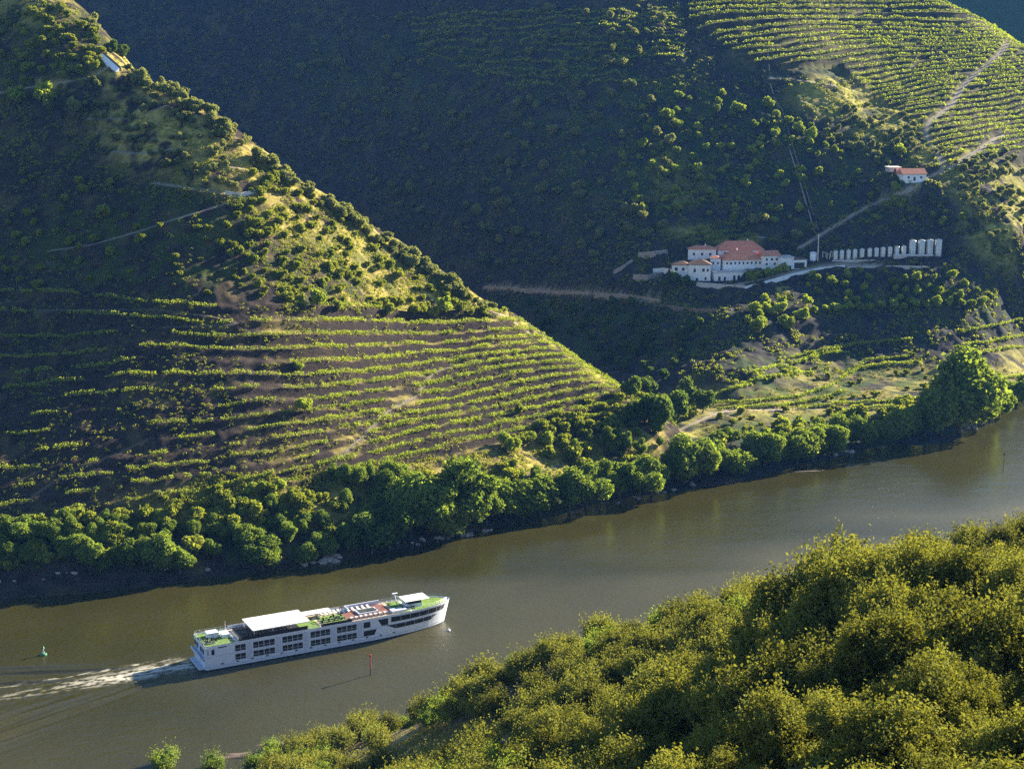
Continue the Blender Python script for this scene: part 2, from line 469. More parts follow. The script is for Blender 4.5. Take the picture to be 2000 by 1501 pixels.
# ------------------------------------------------------------------ platform of the estate (cut into the far slope)
def flatten(G, cx, cy, hx, hy, ang, z, soft=6):
    c, s = math.cos(ang), math.sin(ang)
    u = (G.X - cx) * c + (G.Y - cy) * s; v = -(G.X - cx) * s + (G.Y - cy) * c
    d = np.maximum(np.abs(u) - hx, np.abs(v) - hy)
    w = 1 - sstep(0, soft, d)
    G.Z = G.Z * (1 - w) + z * w
for (px, py, Y, hx, hy, ang) in ((1350, 549, 855, 22, 9, R(-6)), (1425, 549, 855, 26, 9, R(4)), (1500, 528, 862, 14, 9, R(8)), (1400, 510, 872, 26, 7, 0), (1470, 505, 877, 24, 7, R(6)), (1550, 527, 861, 14, 8, R(8)),
                              (1630, 510, 868, 14, 6, 0), (1690, 508, 868, 18, 6, 0), (1770, 502, 869, 24, 6, 0), (1788, 352, 921, 12, 7, R(10)), (1748, 336, 929, 6, 4, R(10))):
    x, y, z = at(px, py, Y - hy)
    flatten(GF, float(x), Y, hx, hy, ang, z, 7)
# ------------------------------------------------------------------ tracks cut along the slopes
def cut_track(G, pts, width, attr, wiggle=0.0, flat=0.8):
    P = []
    for i in range(len(pts) - 1):
        (x1, y1), (x2, y2) = pts[i], pts[i + 1]
        n = max(2, int(math.hypot(x2 - x1, y2 - y1) / 6))
        for k in range(n): P.append((x1 + (x2 - x1) * k / n, y1 + (y2 - y1) * k / n))
    P.append(pts[-1])
    P = np.array(P)
    W = on_ground(G, P[:, 0], P[:, 1]); W = W[~np.isnan(W[:, 0])]
    if len(W) > 6:
        k = np.ones(5) / 5
        Wp = np.pad(W, ((2, 2), (0, 0)), mode='edge')
        W = np.stack([np.convolve(Wp[:, j], k, 'valid') for j in range(3)], 1)
    best = np.full(G.X.shape, 1e9); zz = np.zeros(G.X.shape)
    for a, b in zip(W[:-1], W[1:]):
        if np.hypot(*(b - a)[:2]) > 60: continue
        x0, x1 = sorted((a[0], b[0])); y0, y1 = sorted((a[1], b[1])); m = width * 2 + 3
        i0, i1 = np.searchsorted(G.x, (x0 - m, x1 + m)); j0, j1 = np.searchsorted(G.y, (y0 - m, y1 + m))
        X = G.X[j0:j1, i0:i1]; Y = G.Y[j0:j1, i0:i1]
        if X.size == 0: continue
        d = b - a; L = d[0] ** 2 + d[1] ** 2 + 1e-9
        t = np.clip(((X - a[0]) * d[0] + (Y - a[1]) * d[1]) / L, 0, 1)
        dist = np.hypot(X - a[0] - t * d[0], Y - a[1] - t * d[1])
        bb = best[j0:j1, i0:i1]; z = a[2] + t * d[2]
        k = dist < bb
        bb[k] = dist[k]; zz[j0:j1, i0:i1][k] = z[k]
    w = (1 - sstep(width * 0.5, width * 0.5 + 2.0, best)) * flat
    G.Z = np.where(w > 0, G.Z * (1 - w) + zz * w, G.Z)
    attr[:] = np.maximum(attr, (1 - sstep(width * 0.5 - 0.6, width * 0.5 + 0.6, best)))
    return W
trk_L = np.zeros(GL.X.shape); trk_F = np.zeros(GF.X.shape); trk_N = np.zeros(GN.X.shape)
for pts, w in (([(-40,192),(0,182),(60,170),(130,160),(185,150),(212,128)], 3.0),
               ([(300,357),(380,368),(440,378),(475,382),(510,372)], 3.6),
               ([(505,374),(440,398),(350,425),(270,452),(180,478),(95,490)], 1.6),
               ([(170,232),(250,232),(330,205)], 2.2), ([(220,295),(270,300),(350,290)], 2.2), ([(440,322),(510,338)], 2.2),
               ([(930,600),(985,615),(1040,655)], 1.6),
               ([(0,606),(300,604),(420,618),(470,632),(310,640)], 0.9),
               ([(700,935),(860,975),(960,952),(1040,925),(1105,905)], 2.6),
               ([(650,905),(700,860),(760,800),(820,770),(828,745),(850,725),(905,712)], 1.0),
               ([(40,985),(120,930),(170,905),(220,890),(300,852)], 0.7)):
    cut_track(GL, pts, w, trk_L)
for pts, w in (([(1970,80),(1965,95),(1925,130),(1880,168),(1860,205),(1812,240),(1805,265),(1830,300),(1845,330)], 4.0),
               ([(1960,262),(1900,300),(1850,330),(1800,352),(1770,372)], 4.5),
               ([(1770,372),(1700,400),(1640,435),(1600,460),(1560,485)], 3.5),
               ([(945,560),(1050,566),(1200,575),(1290,590)], 4.0),
               ([(1440,555),(1500,543),(1570,525),(1640,515),(1720,518)], 4.0),
               ([(1500,152),(1545,154),(1620,165),(1700,185)], 2.5),
               ([(1380,808),(1440,800),(1520,800),(1600,798)], 2.5), ([(1320,842),(1380,815),(1450,790)], 2.0)):
    cut_track(GF, pts, w, trk_F)
cut_track(GN, [(690,1501),(780,1475),(860,1452),(960,1425)], 5.0, trk_N, flat=0.3)
trk_N *= 0.35; trk_L *= np.where((LPX < 560) & (LPY > 560), .4, .9)

# ------------------------------------------------------------------ what grows where
def blob(PX, PY, items):
    m = np.zeros(PX.shape)
    for (x, y, rx, ry, s) in items:
        m = np.maximum(m, s * (1 - sstep(0.5, 1.2, np.hypot((PX - x) / rx, (PY - y) / ry))))
    return m
nzL = fbm(GL.X / 7, GL.Y / 7, 200, 4); nzF = fbm(GF.X / 9, GF.Y / 9, 210, 4)
gL = blob(LPX, LPY, [(330,240,160,110,1), (230,130,60,60,1), (450,330,130,60,.9), (600,400,120,90,.8), (720,490,110,80,.9), (800,590,170,45,1), (930,600,60,30,1),
                     (1050,680,120,60,.7), (1180,770,90,50,.8), (805,770,22,55,.7), (560,650,60,20,.6), (650,700,60,25,.6),
                     (560,985,330,50,1), (420,985,160,45,.9), (880,940,200,45,.8), (1080,900,130,50,.9), (60,20,110,40,.9), (120,160,120,14,1), (800,890,330,45,.5), (1250,860,60,40,.9),
                     (990,630,60,18,.9), (1010,640,70,22,1), (1080,680,60,22,1), (1160,735,60,22,1), (1220,775,50,20,1)])
gL = gL * sstep(0.36, 0.52, nzL)
gL = np.maximum(gL, 0.6 * (u2 > 0.30) * sstep(500, 700, LPX) * (TL > -0.3) * (TL < 15) * sstep(0.35, 0.5, nzL))
gL = np.maximum(gL, 0.12 * sstep(0.55, 0.7, nzL))
gF = blob(FPX, FPY, [(1640,190,110,50,1), (1700,165,120,25,1), (1740,250,90,60,.9), (1850,300,90,50,.9), (1960,420,90,110,1), (1900,350,70,50,.9), (1600,60,250,80,.5), (1850,130,220,160,.55),
                     (1560,790,330,40,.7), (1720,750,200,50,.65), (1960,730,140,60,.7), (1350,830,60,20,1), (1400,455,120,20,.7), (1320,350,70,60,.5), (1580,720,60,30,.6), (1530,570,16,14,1)])
gF = gF * sstep(0.34, 0.5, nzF)
gF = np.maximum(gF, 0.10 * sstep(0.55, 0.75, nzF))
greenL = np.clip(blob(LPX, LPY, [(300,480,330,110,.7), (700,520,200,100,.7), (80,80,200,100,.5), (150,1060,500,60,.9), (700,1010,400,60,.6), (1000,970,300,50,.7), (1000,750,300,150,.35)]) * sstep(0.4, 0.6, fbm(GL.X / 5, GL.Y / 5, 77, 3)), 0, 1)
greenF = np.clip(blob(FPX, FPY, [(1400,300,500,200,.5), (1200,650,300,70,.7), (1800,600,300,60,.4), (1700,840,400,40,.8), (1650,750,330,60,.75), (1700,100,300,110,.3), (900,150,400,120,.35)]) * sstep(0.4, 0.6, fbm(GF.X / 8, GF.Y / 8, 78, 3)), 0, 1)
patN = blob(NPX, NPY, [(860,1455,120,34,1), (720,1492,90,18,1), (950,1425,60,20,1)])
gN = blob(NPX, NPY, [(860,1450,110,30,1.3), (700,1490,90,20,1), (950,1420,60,20,1)]) * sstep(0.3, 0.5, fbm(GN.X / 3, GN.Y / 3, 220, 3))

zerosL = np.zeros(GL.X.shape)
keepL = (GL.Z > -7)
o = grid_object("hillside", GL, MATS["hill_soil"], keepL & ~((GF.h(GL.X, GL.Y) > GL.Z + 6) & GF.inside(GL.X, GL.Y) & (GL.Y > 620)), {"schist_shade": sstep(.0, .06, u2) * (1 - sstep(.27, .36, u2)) * terr_mask * .95 * sstep(0, 14, LPY - np.interp(LPX, [p[0] for p in RIDGE], [p[1] for p in RIDGE])), "grass": gL, "green": greenL, "track": trk_L})  # risers coloured darker, partly as painted shade of the terrace walls
o["label"] = "steep terraced hillside on the left, vineyards below and scrub above"
hl_at = np.where(GL.inside(GF.X, GF.Y), GL.h(GF.X, GF.Y), -50)
o = grid_object("hillside", GF, MATS["far_soil"], (GF.Z > -8) & ~((hl_at > GF.Z + 6) & (hl_at > 0)), {"schist_shade": sstep(.0, .08, uf2) * (1 - sstep(.30, .40, uf2)) * far_m * .7, "grass": gF, "green": greenF, "track": trk_F})  # far risers also carry painted shade in their dark stone colour
o["label"] = "broad far hillside in shade rising behind the white estate"
o = grid_object("hillside", GN, MATS["near_soil"], GN.Z > -6, {"schist_shade": np.zeros(GN.X.shape), "grass": np.maximum(gN, patN * .9), "green": np.zeros(GN.X.shape), "track": trk_N})
o["label"] = "near wooded slope falling to the river at lower right"
# the distant mountain
GD = Grid(-1800, 2600, 1560, 3300, 20, lambda X, Y: 1.0 * np.clip(560 - 0.72 * np.abs(Y - 2400) - 0.05 * np.abs(X - 900) + (fbm(X / 300, Y / 300, 5, 4) - .5) * 130, -5, 900))
o = grid_object("mountain", GD, MATS["far_soil"], GD.Z > -4, {"schist_shade": np.zeros(GD.X.shape), "grass": np.zeros(GD.X.shape), "green": np.full(GD.X.shape, .8), "track": np.zeros(GD.X.shape)})
o["label"] = "distant dark blue mountain in the top right corner"
# valley floor under everything
me = bpy.data.meshes.new("ground")
me.from_pydata([(-2100,-1000,-12),(3000,-1000,-12),(3000,4400,-12),(-2100,4400,-12)], [], [(0,1,2,3)])
me.materials.append(MATS["near_soil"])
tag(link("ground", me), kind="structure")

# ------------------------------------------------------------------ river
def axis(lo, hi, a, b, fine, mid):
    v = list(np.arange(a, b, fine))
    x = a
    st = fine
    L = []
    while x > lo:
        st = min(st * 1.25, mid); x -= st; L.append(x)
    x = b; st = fine; Rr = [b]
    while x < hi:
        st = min(st * 1.25, mid); x += st; Rr.append(x)
    return np.array(L[::-1] + v + Rr)
SHIP_POS = (-87.4, 376.1); SHIP_ANG = R(27.5)     # stern centre on the water, heading
class W: pass
WG = W()
WG.x = axis(-2100, 3000, -190, -60, 0.55, 60); WG.y = axis(-800, 2600, 300, 420, 0.6, 60)
WG.X, WG.Y = np.meshgrid(WG.x, WG.y)
ca, sa = math.cos(SHIP_ANG), math.sin(SHIP_ANG)
wu = -((WG.X - SHIP_POS[0]) * ca + (WG.Y - SHIP_POS[1]) * sa)          # metres astern
wv = (WG.X - SHIP_POS[0]) * sa - (WG.Y - SHIP_POS[1]) * ca             # metres to starboard (towards the viewer)
def wake_h(u_, v_):
    d = np.maximum(u_, 1)
    k = v_ / d
    env = sstep(-6, 25, u_) * np.exp(-np.abs(u_) / 140)
    side = sstep(3, 12, np.abs(v_)) * (1 - sstep(0.38, 0.62, np.abs(k + 0.0)))
    ph = 2 * math.pi * (np.abs(v_) * 0.93 - u_ * 0.36) / 3.6 + 1.5 * fbm(u_ / 14, v_ / 14, 9, 2)
    ph2 = 2 * math.pi * (np.abs(v_) * 0.86 - u_ * 0.30) / 5.6
    h = (0.26 * np.sin(ph) + 0.40 * np.sin(ph2)) * env * side * (0.35 + fbm(u_ / 9, v_ / 6, 31, 3))
    core = np.exp(-(v_ / (4.5 + 0.03 * d)) ** 2) * sstep(-1, 3, u_) * np.exp(-d / 60)
    h = h + core * (fbm(u_ / 1.6, v_ / 1.1, 55, 3) - .5) * 0.75
    return h
WG.Z = wake_h(wu, wv)
WG.Z *= sstep(-205, -185, WG.X) if False else 1.0
# the bow wave running back along the sides
bow = np.exp(-((np.abs(wv) - (7.5 + 0.22 * np.maximum(wu + 80, 0))) / 1.3) ** 2) * sstep(-86, -70, wu) * (1 - sstep(-40, 30, wu)) * (wu < 30)
WG.Z = WG.Z + 0.10 * bow * np.sin(wv * 2.0)
me = bpy.data.meshes.new("river")
ny, nx = WG.X.shape
idx = np.arange(ny * nx).reshape(ny, nx)
q = np.stack([idx[:-1, :-1], idx[:-1, 1:], idx[1:, 1:], idx[1:, :-1]], -1).reshape(-1, 4)
me.vertices.add(ny * nx); me.vertices.foreach_set("co", np.stack([WG.X, WG.Y, WG.Z], -1).astype(np.float32).ravel())
me.loops.add(q.size); me.loops.foreach_set("vertex_index", q.astype(np.int32).ravel())
me.polygons.add(len(q)); me.polygons.foreach_set("loop_start", (np.arange(len(q)) * 4).astype(np.int32)); me.polygons.foreach_set("loop_total", np.full(len(q), 4, np.int32))
me.polygons.foreach_set("use_smooth", np.ones(len(q), bool))
me.update()
core = np.exp(-((wv + 1.0 + 0.02 * wu) / (4.6 - 0.012 * np.maximum(wu, 0))) ** 2)
streak = fbm(wu / 5.0, wv / 0.9, 301, 4) * 0.6 + fbm(wu / 2.0, wv / 0.7, 303, 3) * 0.4
foam = core * sstep(0.5, 2.5, wu) * np.exp(-np.maximum(wu - 14, 0) / 34)
foam = foam * sstep(-.03, .10, streak - .385 - .0016 * np.maximum(wu, 0) - .10 * (1 - core)) * sstep(.10, .35, foam) * sstep(.24, .40, fbm(wu / 1.1, wv / .5, 77, 2) + .12 * (wu < 25))
foam = np.maximum(foam, 0.75 * np.exp(-((wv + 7.8 + .02 * wu) / .7) ** 2) * sstep(1, 6, wu) * (1 - sstep(30, 75, wu)) * sstep(.5, .62, streak))
fx_, fy_ = 440.0, 253.0; fl_ = math.hypot(fx_, fy_)
dsh = ((WG.X + 155) * fy_ - (WG.Y - 430) * fx_) / fl_                 # metres from the far shore
ruf = sstep(25, 95, dsh + (fbm(WG.X / 60, WG.Y / 22, 71, 3) - .5) * 90) * (1 - 0.75 * np.exp(-(np.hypot((WG.X + 125) / 75, (WG.Y - 330) / 40)) ** 4))
ruf = np.maximum(ruf, .35 * sstep(100, 350, WG.X))
a = me.attributes.new("ruffled", 'FLOAT', 'POINT'); a.data.foreach_set("value", ruf.astype(np.float32).ravel())
a = me.attributes.new("foam", 'FLOAT', 'POINT'); a.data.foreach_set("value", foam.astype(np.float32).ravel())
m, nt, b = new_mat("river_water")
n1 = noise(nt, 0.012, 3); 
base = ramp(nt, n1, [(0.35, (0.030, 0.028, 0.007)), (0.65, (0.043, 0.039, 0.010))])
fa = nt.nodes.new("ShaderNodeAttribute"); fa.attribute_name = "foam"
nt.links.new(mixc(nt, fa.outputs["Fac"], base, (0.60, 0.56, 0.45)), b.inputs["Base Color"])
rr = nt.nodes.new("ShaderNodeMapRange"); nt.links.new(fa.outputs["Fac"], rr.inputs[0]); rr.inputs[3].default_value = 0.10; rr.inputs[4].default_value = 0.8
ru = nt.nodes.new("ShaderNodeAttribute"); ru.attribute_name = "ruffled"
ra = nt.nodes.new("ShaderNodeMath"); ra.operation = 'MULTIPLY_ADD'; nt.links.new(ru.outputs["Fac"], ra.inputs[0]); ra.inputs[1].default_value = 0.36; nt.links.new(rr.outputs[0], ra.inputs[2])
nt.links.new(ra.outputs[0], b.inputs["Roughness"])
b.inputs["IOR"].default_value = 1.333; b.inputs["Specular IOR Level"].default_value = 0.9
geo = nt.nodes.new("ShaderNodeNewGeometry")
mp = nt.nodes.new("ShaderNodeMapping"); mp.inputs["Scale"].default_value = (0.6, 1.0, 1.0); mp.inputs["Rotation"].default_value = (0, 0, R(-25))
nt.links.new(geo.outputs["Position"], mp.inputs[0])
w1 = noise(nt, 0.9, 4, mp.outputs[0]); w2 = noise(nt, 0.10, 3, mp.outputs[0])
ad = nt.nodes.new("ShaderNodeMath"); ad.operation = 'MULTIPLY_ADD'; nt.links.new(w2, ad.inputs[0]); ad.inputs[1].default_value = 2.0; nt.links.new(w1, ad.inputs[2])
bp = nt.nodes.new("ShaderNodeBump"); bp.inputs["Strength"].default_value = 0.8; bp.inputs["Distance"].default_value = 0.14
nt.links.new(ad.outputs[0], bp.inputs["Height"]); nt.links.new(bp.outputs[0], b.inputs["Normal"])
me.materials.append(m)
o = link("river", me); tag(o, "wide olive brown river with foaming wake behind the ship", kind="structure")
# ------------------------------------------------------------------ foliage
def ico(sub=1):
    t = (1 + 5 ** .5) / 2
    V = [(-1,t,0),(1,t,0),(-1,-t,0),(1,-t,0),(0,-1,t),(0,1,t),(0,-1,-t),(0,1,-t),(t,0,-1),(t,0,1),(-t,0,-1),(-t,0,1)]
    Fc = [(0,11,5),(0,5,1),(0,1,7),(0,7,10),(0,10,11),(1,5,9),(5,11,4),(11,10,2),(10,7,6),(7,1,8),(3,9,4),(3,4,2),(3,2,6),(3,6,8),(3,8,9),(4,9,5),(2,4,11),(6,2,10),(8,6,7),(9,8,1)]
    V = [np.array(v) / np.linalg.norm(v) for v in V]
    for _ in range(sub):
        cache = {}; N = []
        def mid(a, b):
            k = (min(a, b), max(a, b))
            if k not in cache:
                m_ = V[a] + V[b]; V.append(m_ / np.linalg.norm(m_)); cache[k] = len(V) - 1
            return cache[k]
        for a, b, c in Fc:
            x, y, z = mid(a, b), mid(b, c), mid(c, a)
            N += [(a, x, z), (b, y, x), (c, z, y), (x, y, z)]
        Fc = N
    return np.array(V), np.array(Fc)
ICO1 = ico(1)
def rand_dirs(n, rng):
    v = rng.normal(size=(n, 3)); return v / np.linalg.norm(v, axis=1, keepdims=True)
def leaf_quads(P, N, size, rng, jitter=0.8, aspect=1.6):
    """one small leaf-clump quad per point, facing roughly along N"""
    n = len(P)
    N = N + rng.normal(size=(n, 3)) * jitter
    N /= np.linalg.norm(N, axis=1, keepdims=True) + 1e-9
    A = np.cross(N, rand_dirs(n, rng)); A /= np.linalg.norm(A, axis=1, keepdims=True) + 1e-9
    B = np.cross(N, A)
    s = size * rng.uniform(0.6, 1.35, (n, 1))
    A = A * s * aspect * .5; B = B * s * .5
    bend = N * s * 0.25
    return np.stack([P - A - bend, P - B * .9, P + A - bend, P + B], 1)
def crown_mesh(name, mat, rx, rz, lobes, nleaf, size, seed, zc=None, tuft=0, core=0.80, flat=0.0, spread=0.62, jitter=0.7, rough=0.25, small=1.0):
    """uneven crown: overlapping lobes of leaf clumps around a dark core added to block light"""
    rng = np.random.default_rng(seed)
    zc = rz if zc is None else zc
    Cn = []; Rd = []
    for i in range(lobes):
        d = rand_dirs(1, rng)[0]
        d[2] = d[2] * 0.9 + 0.12
        k = rng.uniform(0.35, 1.0) if i else 0.0
        Cn.append((d[0] * rx * spread * k, d[1] * rx * spread * k, zc + d[2] * rz * spread * k))
        Rd.append(rx * small * (rng.uniform(0.30, 0.60) if i else 0.62))
    Cn = np.array(Cn); Rd = np.array(Rd)
    zs = rz / rx
    w = Rd ** 2 / (Rd ** 2).sum()
    k = rng.choice(lobes, int(nleaf * 1.7), p=w)
    D = rand_dirs(len(k), rng)
    bump = 1 + rough * (fbm(D[:, 0] * 2.7 + k * 3.1, D[:, 1] * 2.7 + D[:, 2] * 3.3, seed, 3) - .45) * 2
    rr_ = Rd[k] * bump * rng.uniform(0.86, 1.08, len(k))
    P = Cn[k] + D * rr_[:, None] * np.array([1, 1, min(1.15, max(.6, zs))])
    ok = np.ones(len(P), bool)
    for c, r in zip(Cn, Rd):
        ok &= (((P - c) / np.array([1, 1, min(1.15, max(.6, zs))])) ** 2).sum(1) > (r * 0.80) ** 2
    ok &= P[:, 2] > zc - rz * 0.92
    P = P[ok][:nleaf]; D = D[ok][:nleaf]
    tint = rng.uniform(0, 1, len(P))
    if tuft:
        n0 = len(P) // tuft
        base = P[:n0]; bd = D[:n0]
        gapn = fbm(base[:, 0] * 1.1 + base[:, 2] * .9, base[:, 1] * 1.1 - base[:, 2] * .7, seed + 9, 3)
        kk = gapn > .46
        base = base[kk]; bd = bd[kk]; n0 = len(base)
        bt = rng.uniform(0, 1, n0)
        reach = rng.uniform(.25, 1.0, (n0, 1, 1)) ** 2 * 1.9
        up = bd * 0.6 + np.array([0, 0, 0.7]); up /= np.linalg.norm(up, axis=1, keepdims=True)
        along = rng.uniform(-.6, 1.8, (n0, tuft, 1)) ** 1.0 * size * 3.4
        P = (base[:, None] + up[:, None] * along * reach + rng.normal(size=(n0, tuft, 3)) * size * (1.35 - 0.35 * along / size / 4)).reshape(-1, 3)
        D = np.repeat(bd + up * .3, tuft, 0)
        tint = np.clip(np.repeat(bt, tuft) * .8 + rng.uniform(0, .3, len(P)), 0, 1)
    Q = leaf_quads(P, D, size, rng, jitter)
    V = []; T = []; off = 0
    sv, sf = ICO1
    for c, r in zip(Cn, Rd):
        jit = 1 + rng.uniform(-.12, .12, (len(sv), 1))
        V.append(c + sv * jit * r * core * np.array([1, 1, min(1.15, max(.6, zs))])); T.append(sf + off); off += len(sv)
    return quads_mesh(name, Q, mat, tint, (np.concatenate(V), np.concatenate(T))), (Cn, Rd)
def trunk_mesh(name, h, r, lobes, seed, n_limbs=4, lean=0.1):
    """tapered trunk and limbs reaching into the lobes of the crown"""
    rng = np.random.default_rng(seed)
    V = []; Fc = []
    def tube(pts, rad, sides=7):
        b = len(V)
        for i, (p, rr_) in enumerate(zip(pts, rad)):
            d = np.array(pts[min(i + 1, len(pts) - 1)]) - np.array(pts[max(i - 1, 0)])
            d = d / (np.linalg.norm(d) + 1e-9)
            a = np.cross(d, (0.3, 0.9, 0.1)); a /= np.linalg.norm(a); c = np.cross(d, a)
            for k in range(sides):
                t = 2 * math.pi * k / sides
                V.append(tuple(np.array(p) + (a * math.cos(t) + c * math.sin(t)) * rr_))
        for i in range(len(pts) - 1):
            for k in range(sides):
                Fc.append((b + i * sides + k, b + i * sides + (k + 1) % sides, b + (i + 1) * sides + (k + 1) % sides, b + (i + 1) * sides + k))
    top = np.array([rng.normal() * lean * h, rng.normal() * lean * h, h])
    pts = [np.array([0, 0, -0.8]), np.array([0, 0, 0.1]), top * .35 + rng.normal(size=3) * .02 * h, top * .7, top]
    tube(pts, [r * 1.5, r * 1.15, r * .9, r * .7, r * .5])
    Cn, Rd = lobes
    for i in rng.permutation(len(Cn))[:n_limbs]:
        s = top * rng.uniform(.55, .95); e = Cn[i] + rand_dirs(1, rng)[0] * Rd[i] * .3
        m_ = (s + e) / 2 + rng.normal(size=3) * .06 * h
        tube([s, m_, e], [r * .45, r * .3, r * .12], 5)
    me = bpy.data.meshes.new(name)
    me.from_pydata(V, [], Fc); me.materials.append(MATS["bark"])
    for p in me.polygons: p.use_smooth = True
    return me

PROTO = {}
def proto(kind, n, mat, rx, rz, lobes, nleaf, size, seed, trunk=(1.5, .18), **kw):
    L = []
    for i in range(n):
        zc = trunk[0] + rz * 0.82
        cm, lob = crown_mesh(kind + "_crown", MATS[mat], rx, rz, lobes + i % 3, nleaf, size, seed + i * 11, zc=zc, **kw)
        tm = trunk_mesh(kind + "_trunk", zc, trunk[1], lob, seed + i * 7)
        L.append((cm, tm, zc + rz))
    PROTO[kind] = L
proto("riverside", 6, "leaf_riverside", 4.6, 4.5, 17, 6500, 0.42, 100, (1.8, .30), rough=.6, spread=.82, small=.80, core=.68, jitter=.8)
proto("poplar", 3, "leaf_riverside", 3.4, 5.6, 14, 5000, 0.42, 160, (2.2, .28), rough=.6, spread=.8, small=.85, core=.68)
proto("olive", 5, "leaf_olive", 2.2, 1.9, 7, 900, 0.40, 200, (0.7, .20), rough=.6, spread=.8, small=.9)
proto("shrub", 6, "leaf_shrub", 2.0, 1.6, 7, 800, 0.40, 300, (0.2, .10), rough=.7, spread=.95, small=.85)
proto("orchard", 5, "leaf_vine", 2.7, 2.3, 9, 1000, 0.46, 400, (1.2, .18), rough=.5, spread=.75, small=.9)
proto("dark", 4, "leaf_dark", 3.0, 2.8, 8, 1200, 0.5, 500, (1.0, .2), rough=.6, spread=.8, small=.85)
proto("oak", 6, "leaf_oak", 3.2, 2.9, 20, 30000, 0.21, 600, (1.3, .22), tuft=14, core=.56, rough=1.0, jitter=1.0, spread=.85, small=.72)
proto("oak_mid", 5, "leaf_oak", 3.0, 2.5, 15, 8000, 0.25, 640, (1.2, .22), tuft=8, core=.66, rough=.7, jitter=.9, spread=.8, small=.8)
proto("bush_green", 3, "leaf_riverside", 2.6, 2.0, 9, 6500, 0.20, 680, (0.5, .12), tuft=5, core=.74, rough=.4)

def plant_tree(kind, name, x, y, z, s, rng, label, cat, group, parts=True, sz=None, sink=0.25, var=None):
    L = PROTO[kind]; cm, tm, hh = L[int(rng.integers(len(L))) if var is None else var % len(L)]
    if parts:
        o = link(name, None); o.empty_display_size = 0.5
        c = link("crown", cm, o); t = link("trunk", tm, o)
    else:
        o = link(name, cm)
    o.location = (x, y, z - sink); o.rotation_euler = (rng.normal() * .04, rng.normal() * .04, rng.uniform(0, 6.28))
    o.scale = (s, s * rng.uniform(.88, 1.12), (sz or s) * rng.uniform(.92, 1.1))
    tag(o, label, cat, group)
    return o
def scatter_poly(G, poly, n, rng, mind=2.5, dens=None, y0=None):
    """points spread over the part of slope G seen inside a picture outline"""
    xs = [p[0] for p in poly]; ys = [p[1] for p in poly]
    out = []; pts = []
    tries = 0
    P = np.column_stack([rng.uniform(min(xs), max(xs), n * 14), rng.uniform(min(ys), max(ys), n * 14)])
    P = P[poly_mask(P[:, 0], P[:, 1], poly)][:n * 5]
    W_ = on_ground(G, P[:, 0], P[:, 1], y0)
    for w, p in zip(W_, P):
        if np.isnan(w[0]): continue
        if dens is not None and rng.uniform() > dens(w[0], w[1]): continue
        if any((w[0] - q[0]) ** 2 + (w[1] - q[1]) ** 2 < mind ** 2 for q in pts): continue
        pts.append(w); 
        if len(pts) >= n: break
    return pts
rng = np.random.default_rng(11)

# ---- left slope
def crest(lo, hi, n, off=(2, 26)):
    X = rng.uniform(lo, hi, n); rx_ = np.interp(X, [p[0] for p in RIDGE], [p[1] for p in RIDGE])
    return np.column_stack([X, rx_ + rng.uniform(off[0], off[1], n)])
pts = crest(160, 960, 150)
Wc = on_ground(GL, pts[:, 0], pts[:, 1])
for w in Wc:
    if np.isnan(w[0]) or 188 < photo_px(*w)[0] < 250: continue
    plant_tree("olive", "olive_tree", *w, rng.uniform(.7, 1.6), rng, "grey green olive tree in the line along the crest of the left hillside", "olive tree", "olive trees along the crest of the left hillside", parts=False)
nL = lambda x, y: sstep(.38, .55, fbm(np.array(x) / 16, np.array(y) / 16, 400, 3))
for poly, n, kind, lab, grp, smin, smax in (
    ([(500,330),(560,350),(760,480),(960,615),(820,620),(560,600),(480,560),(430,470)], 150, "shrub", "leafy green shrub on the sunlit upper flank of the left hillside above the vine terraces", "green shrubs above the vine terraces", .7, 1.4),
    ([(0,20),(120,10),(200,90),(190,150),(0,175)], 60, "shrub", "dense green shrub in the top left corner above the pale track", "shrubs in the top left corner", .8, 1.5),
    ([(0,330),(440,390),(560,600),(300,590),(0,560)], 55, "shrub", "lone green shrub on the shaded middle of the left hillside", "shrubs on the shaded middle of the left hillside", .5, 1.15)):
    for w in scatter_poly(GL, poly, n, rng, 3.0, None):
        plant_tree(kind, "shrub", *w, rng.uniform(smin, smax), rng, lab, "shrub", grp, parts=False)
for poly, n, smin, smax in (([(190,150),(300,160),(520,330),(500,400),(360,350),(220,280),(150,190)], 60, .55, 1.15),):
    for w in scatter_poly(GL, poly, n, rng, 3.0, None):
        plant_tree("olive", "olive_tree", *w, rng.uniform(smin, smax), rng, "small olive tree on the dry yellow grass below the crest of the left hillside", "olive tree", "olive trees on the dry grass of the left hillside", parts=False)
def place_list(G, items, kind, name, cat, group=None, parts=True, size_to=None):
    for it in items:
        px, py, hpx, lab = it[:4]
        w = on_ground(G, px, py)[0]
        if np.isnan(w[0]): 
            print("MISS", it); continue
        d = math.hypot(w[1], CAM_H - w[2])
        k = it[4] if len(it) > 4 else kind
        L = PROTO[k]; vi = int(rng.integers(len(L)))
        s = hpx / F_PX * d / L[vi][2] * 1.0
        plant_tree(k, name, *w, s, rng, lab, cat, group, parts, var=vi, sink=0.25 * s)
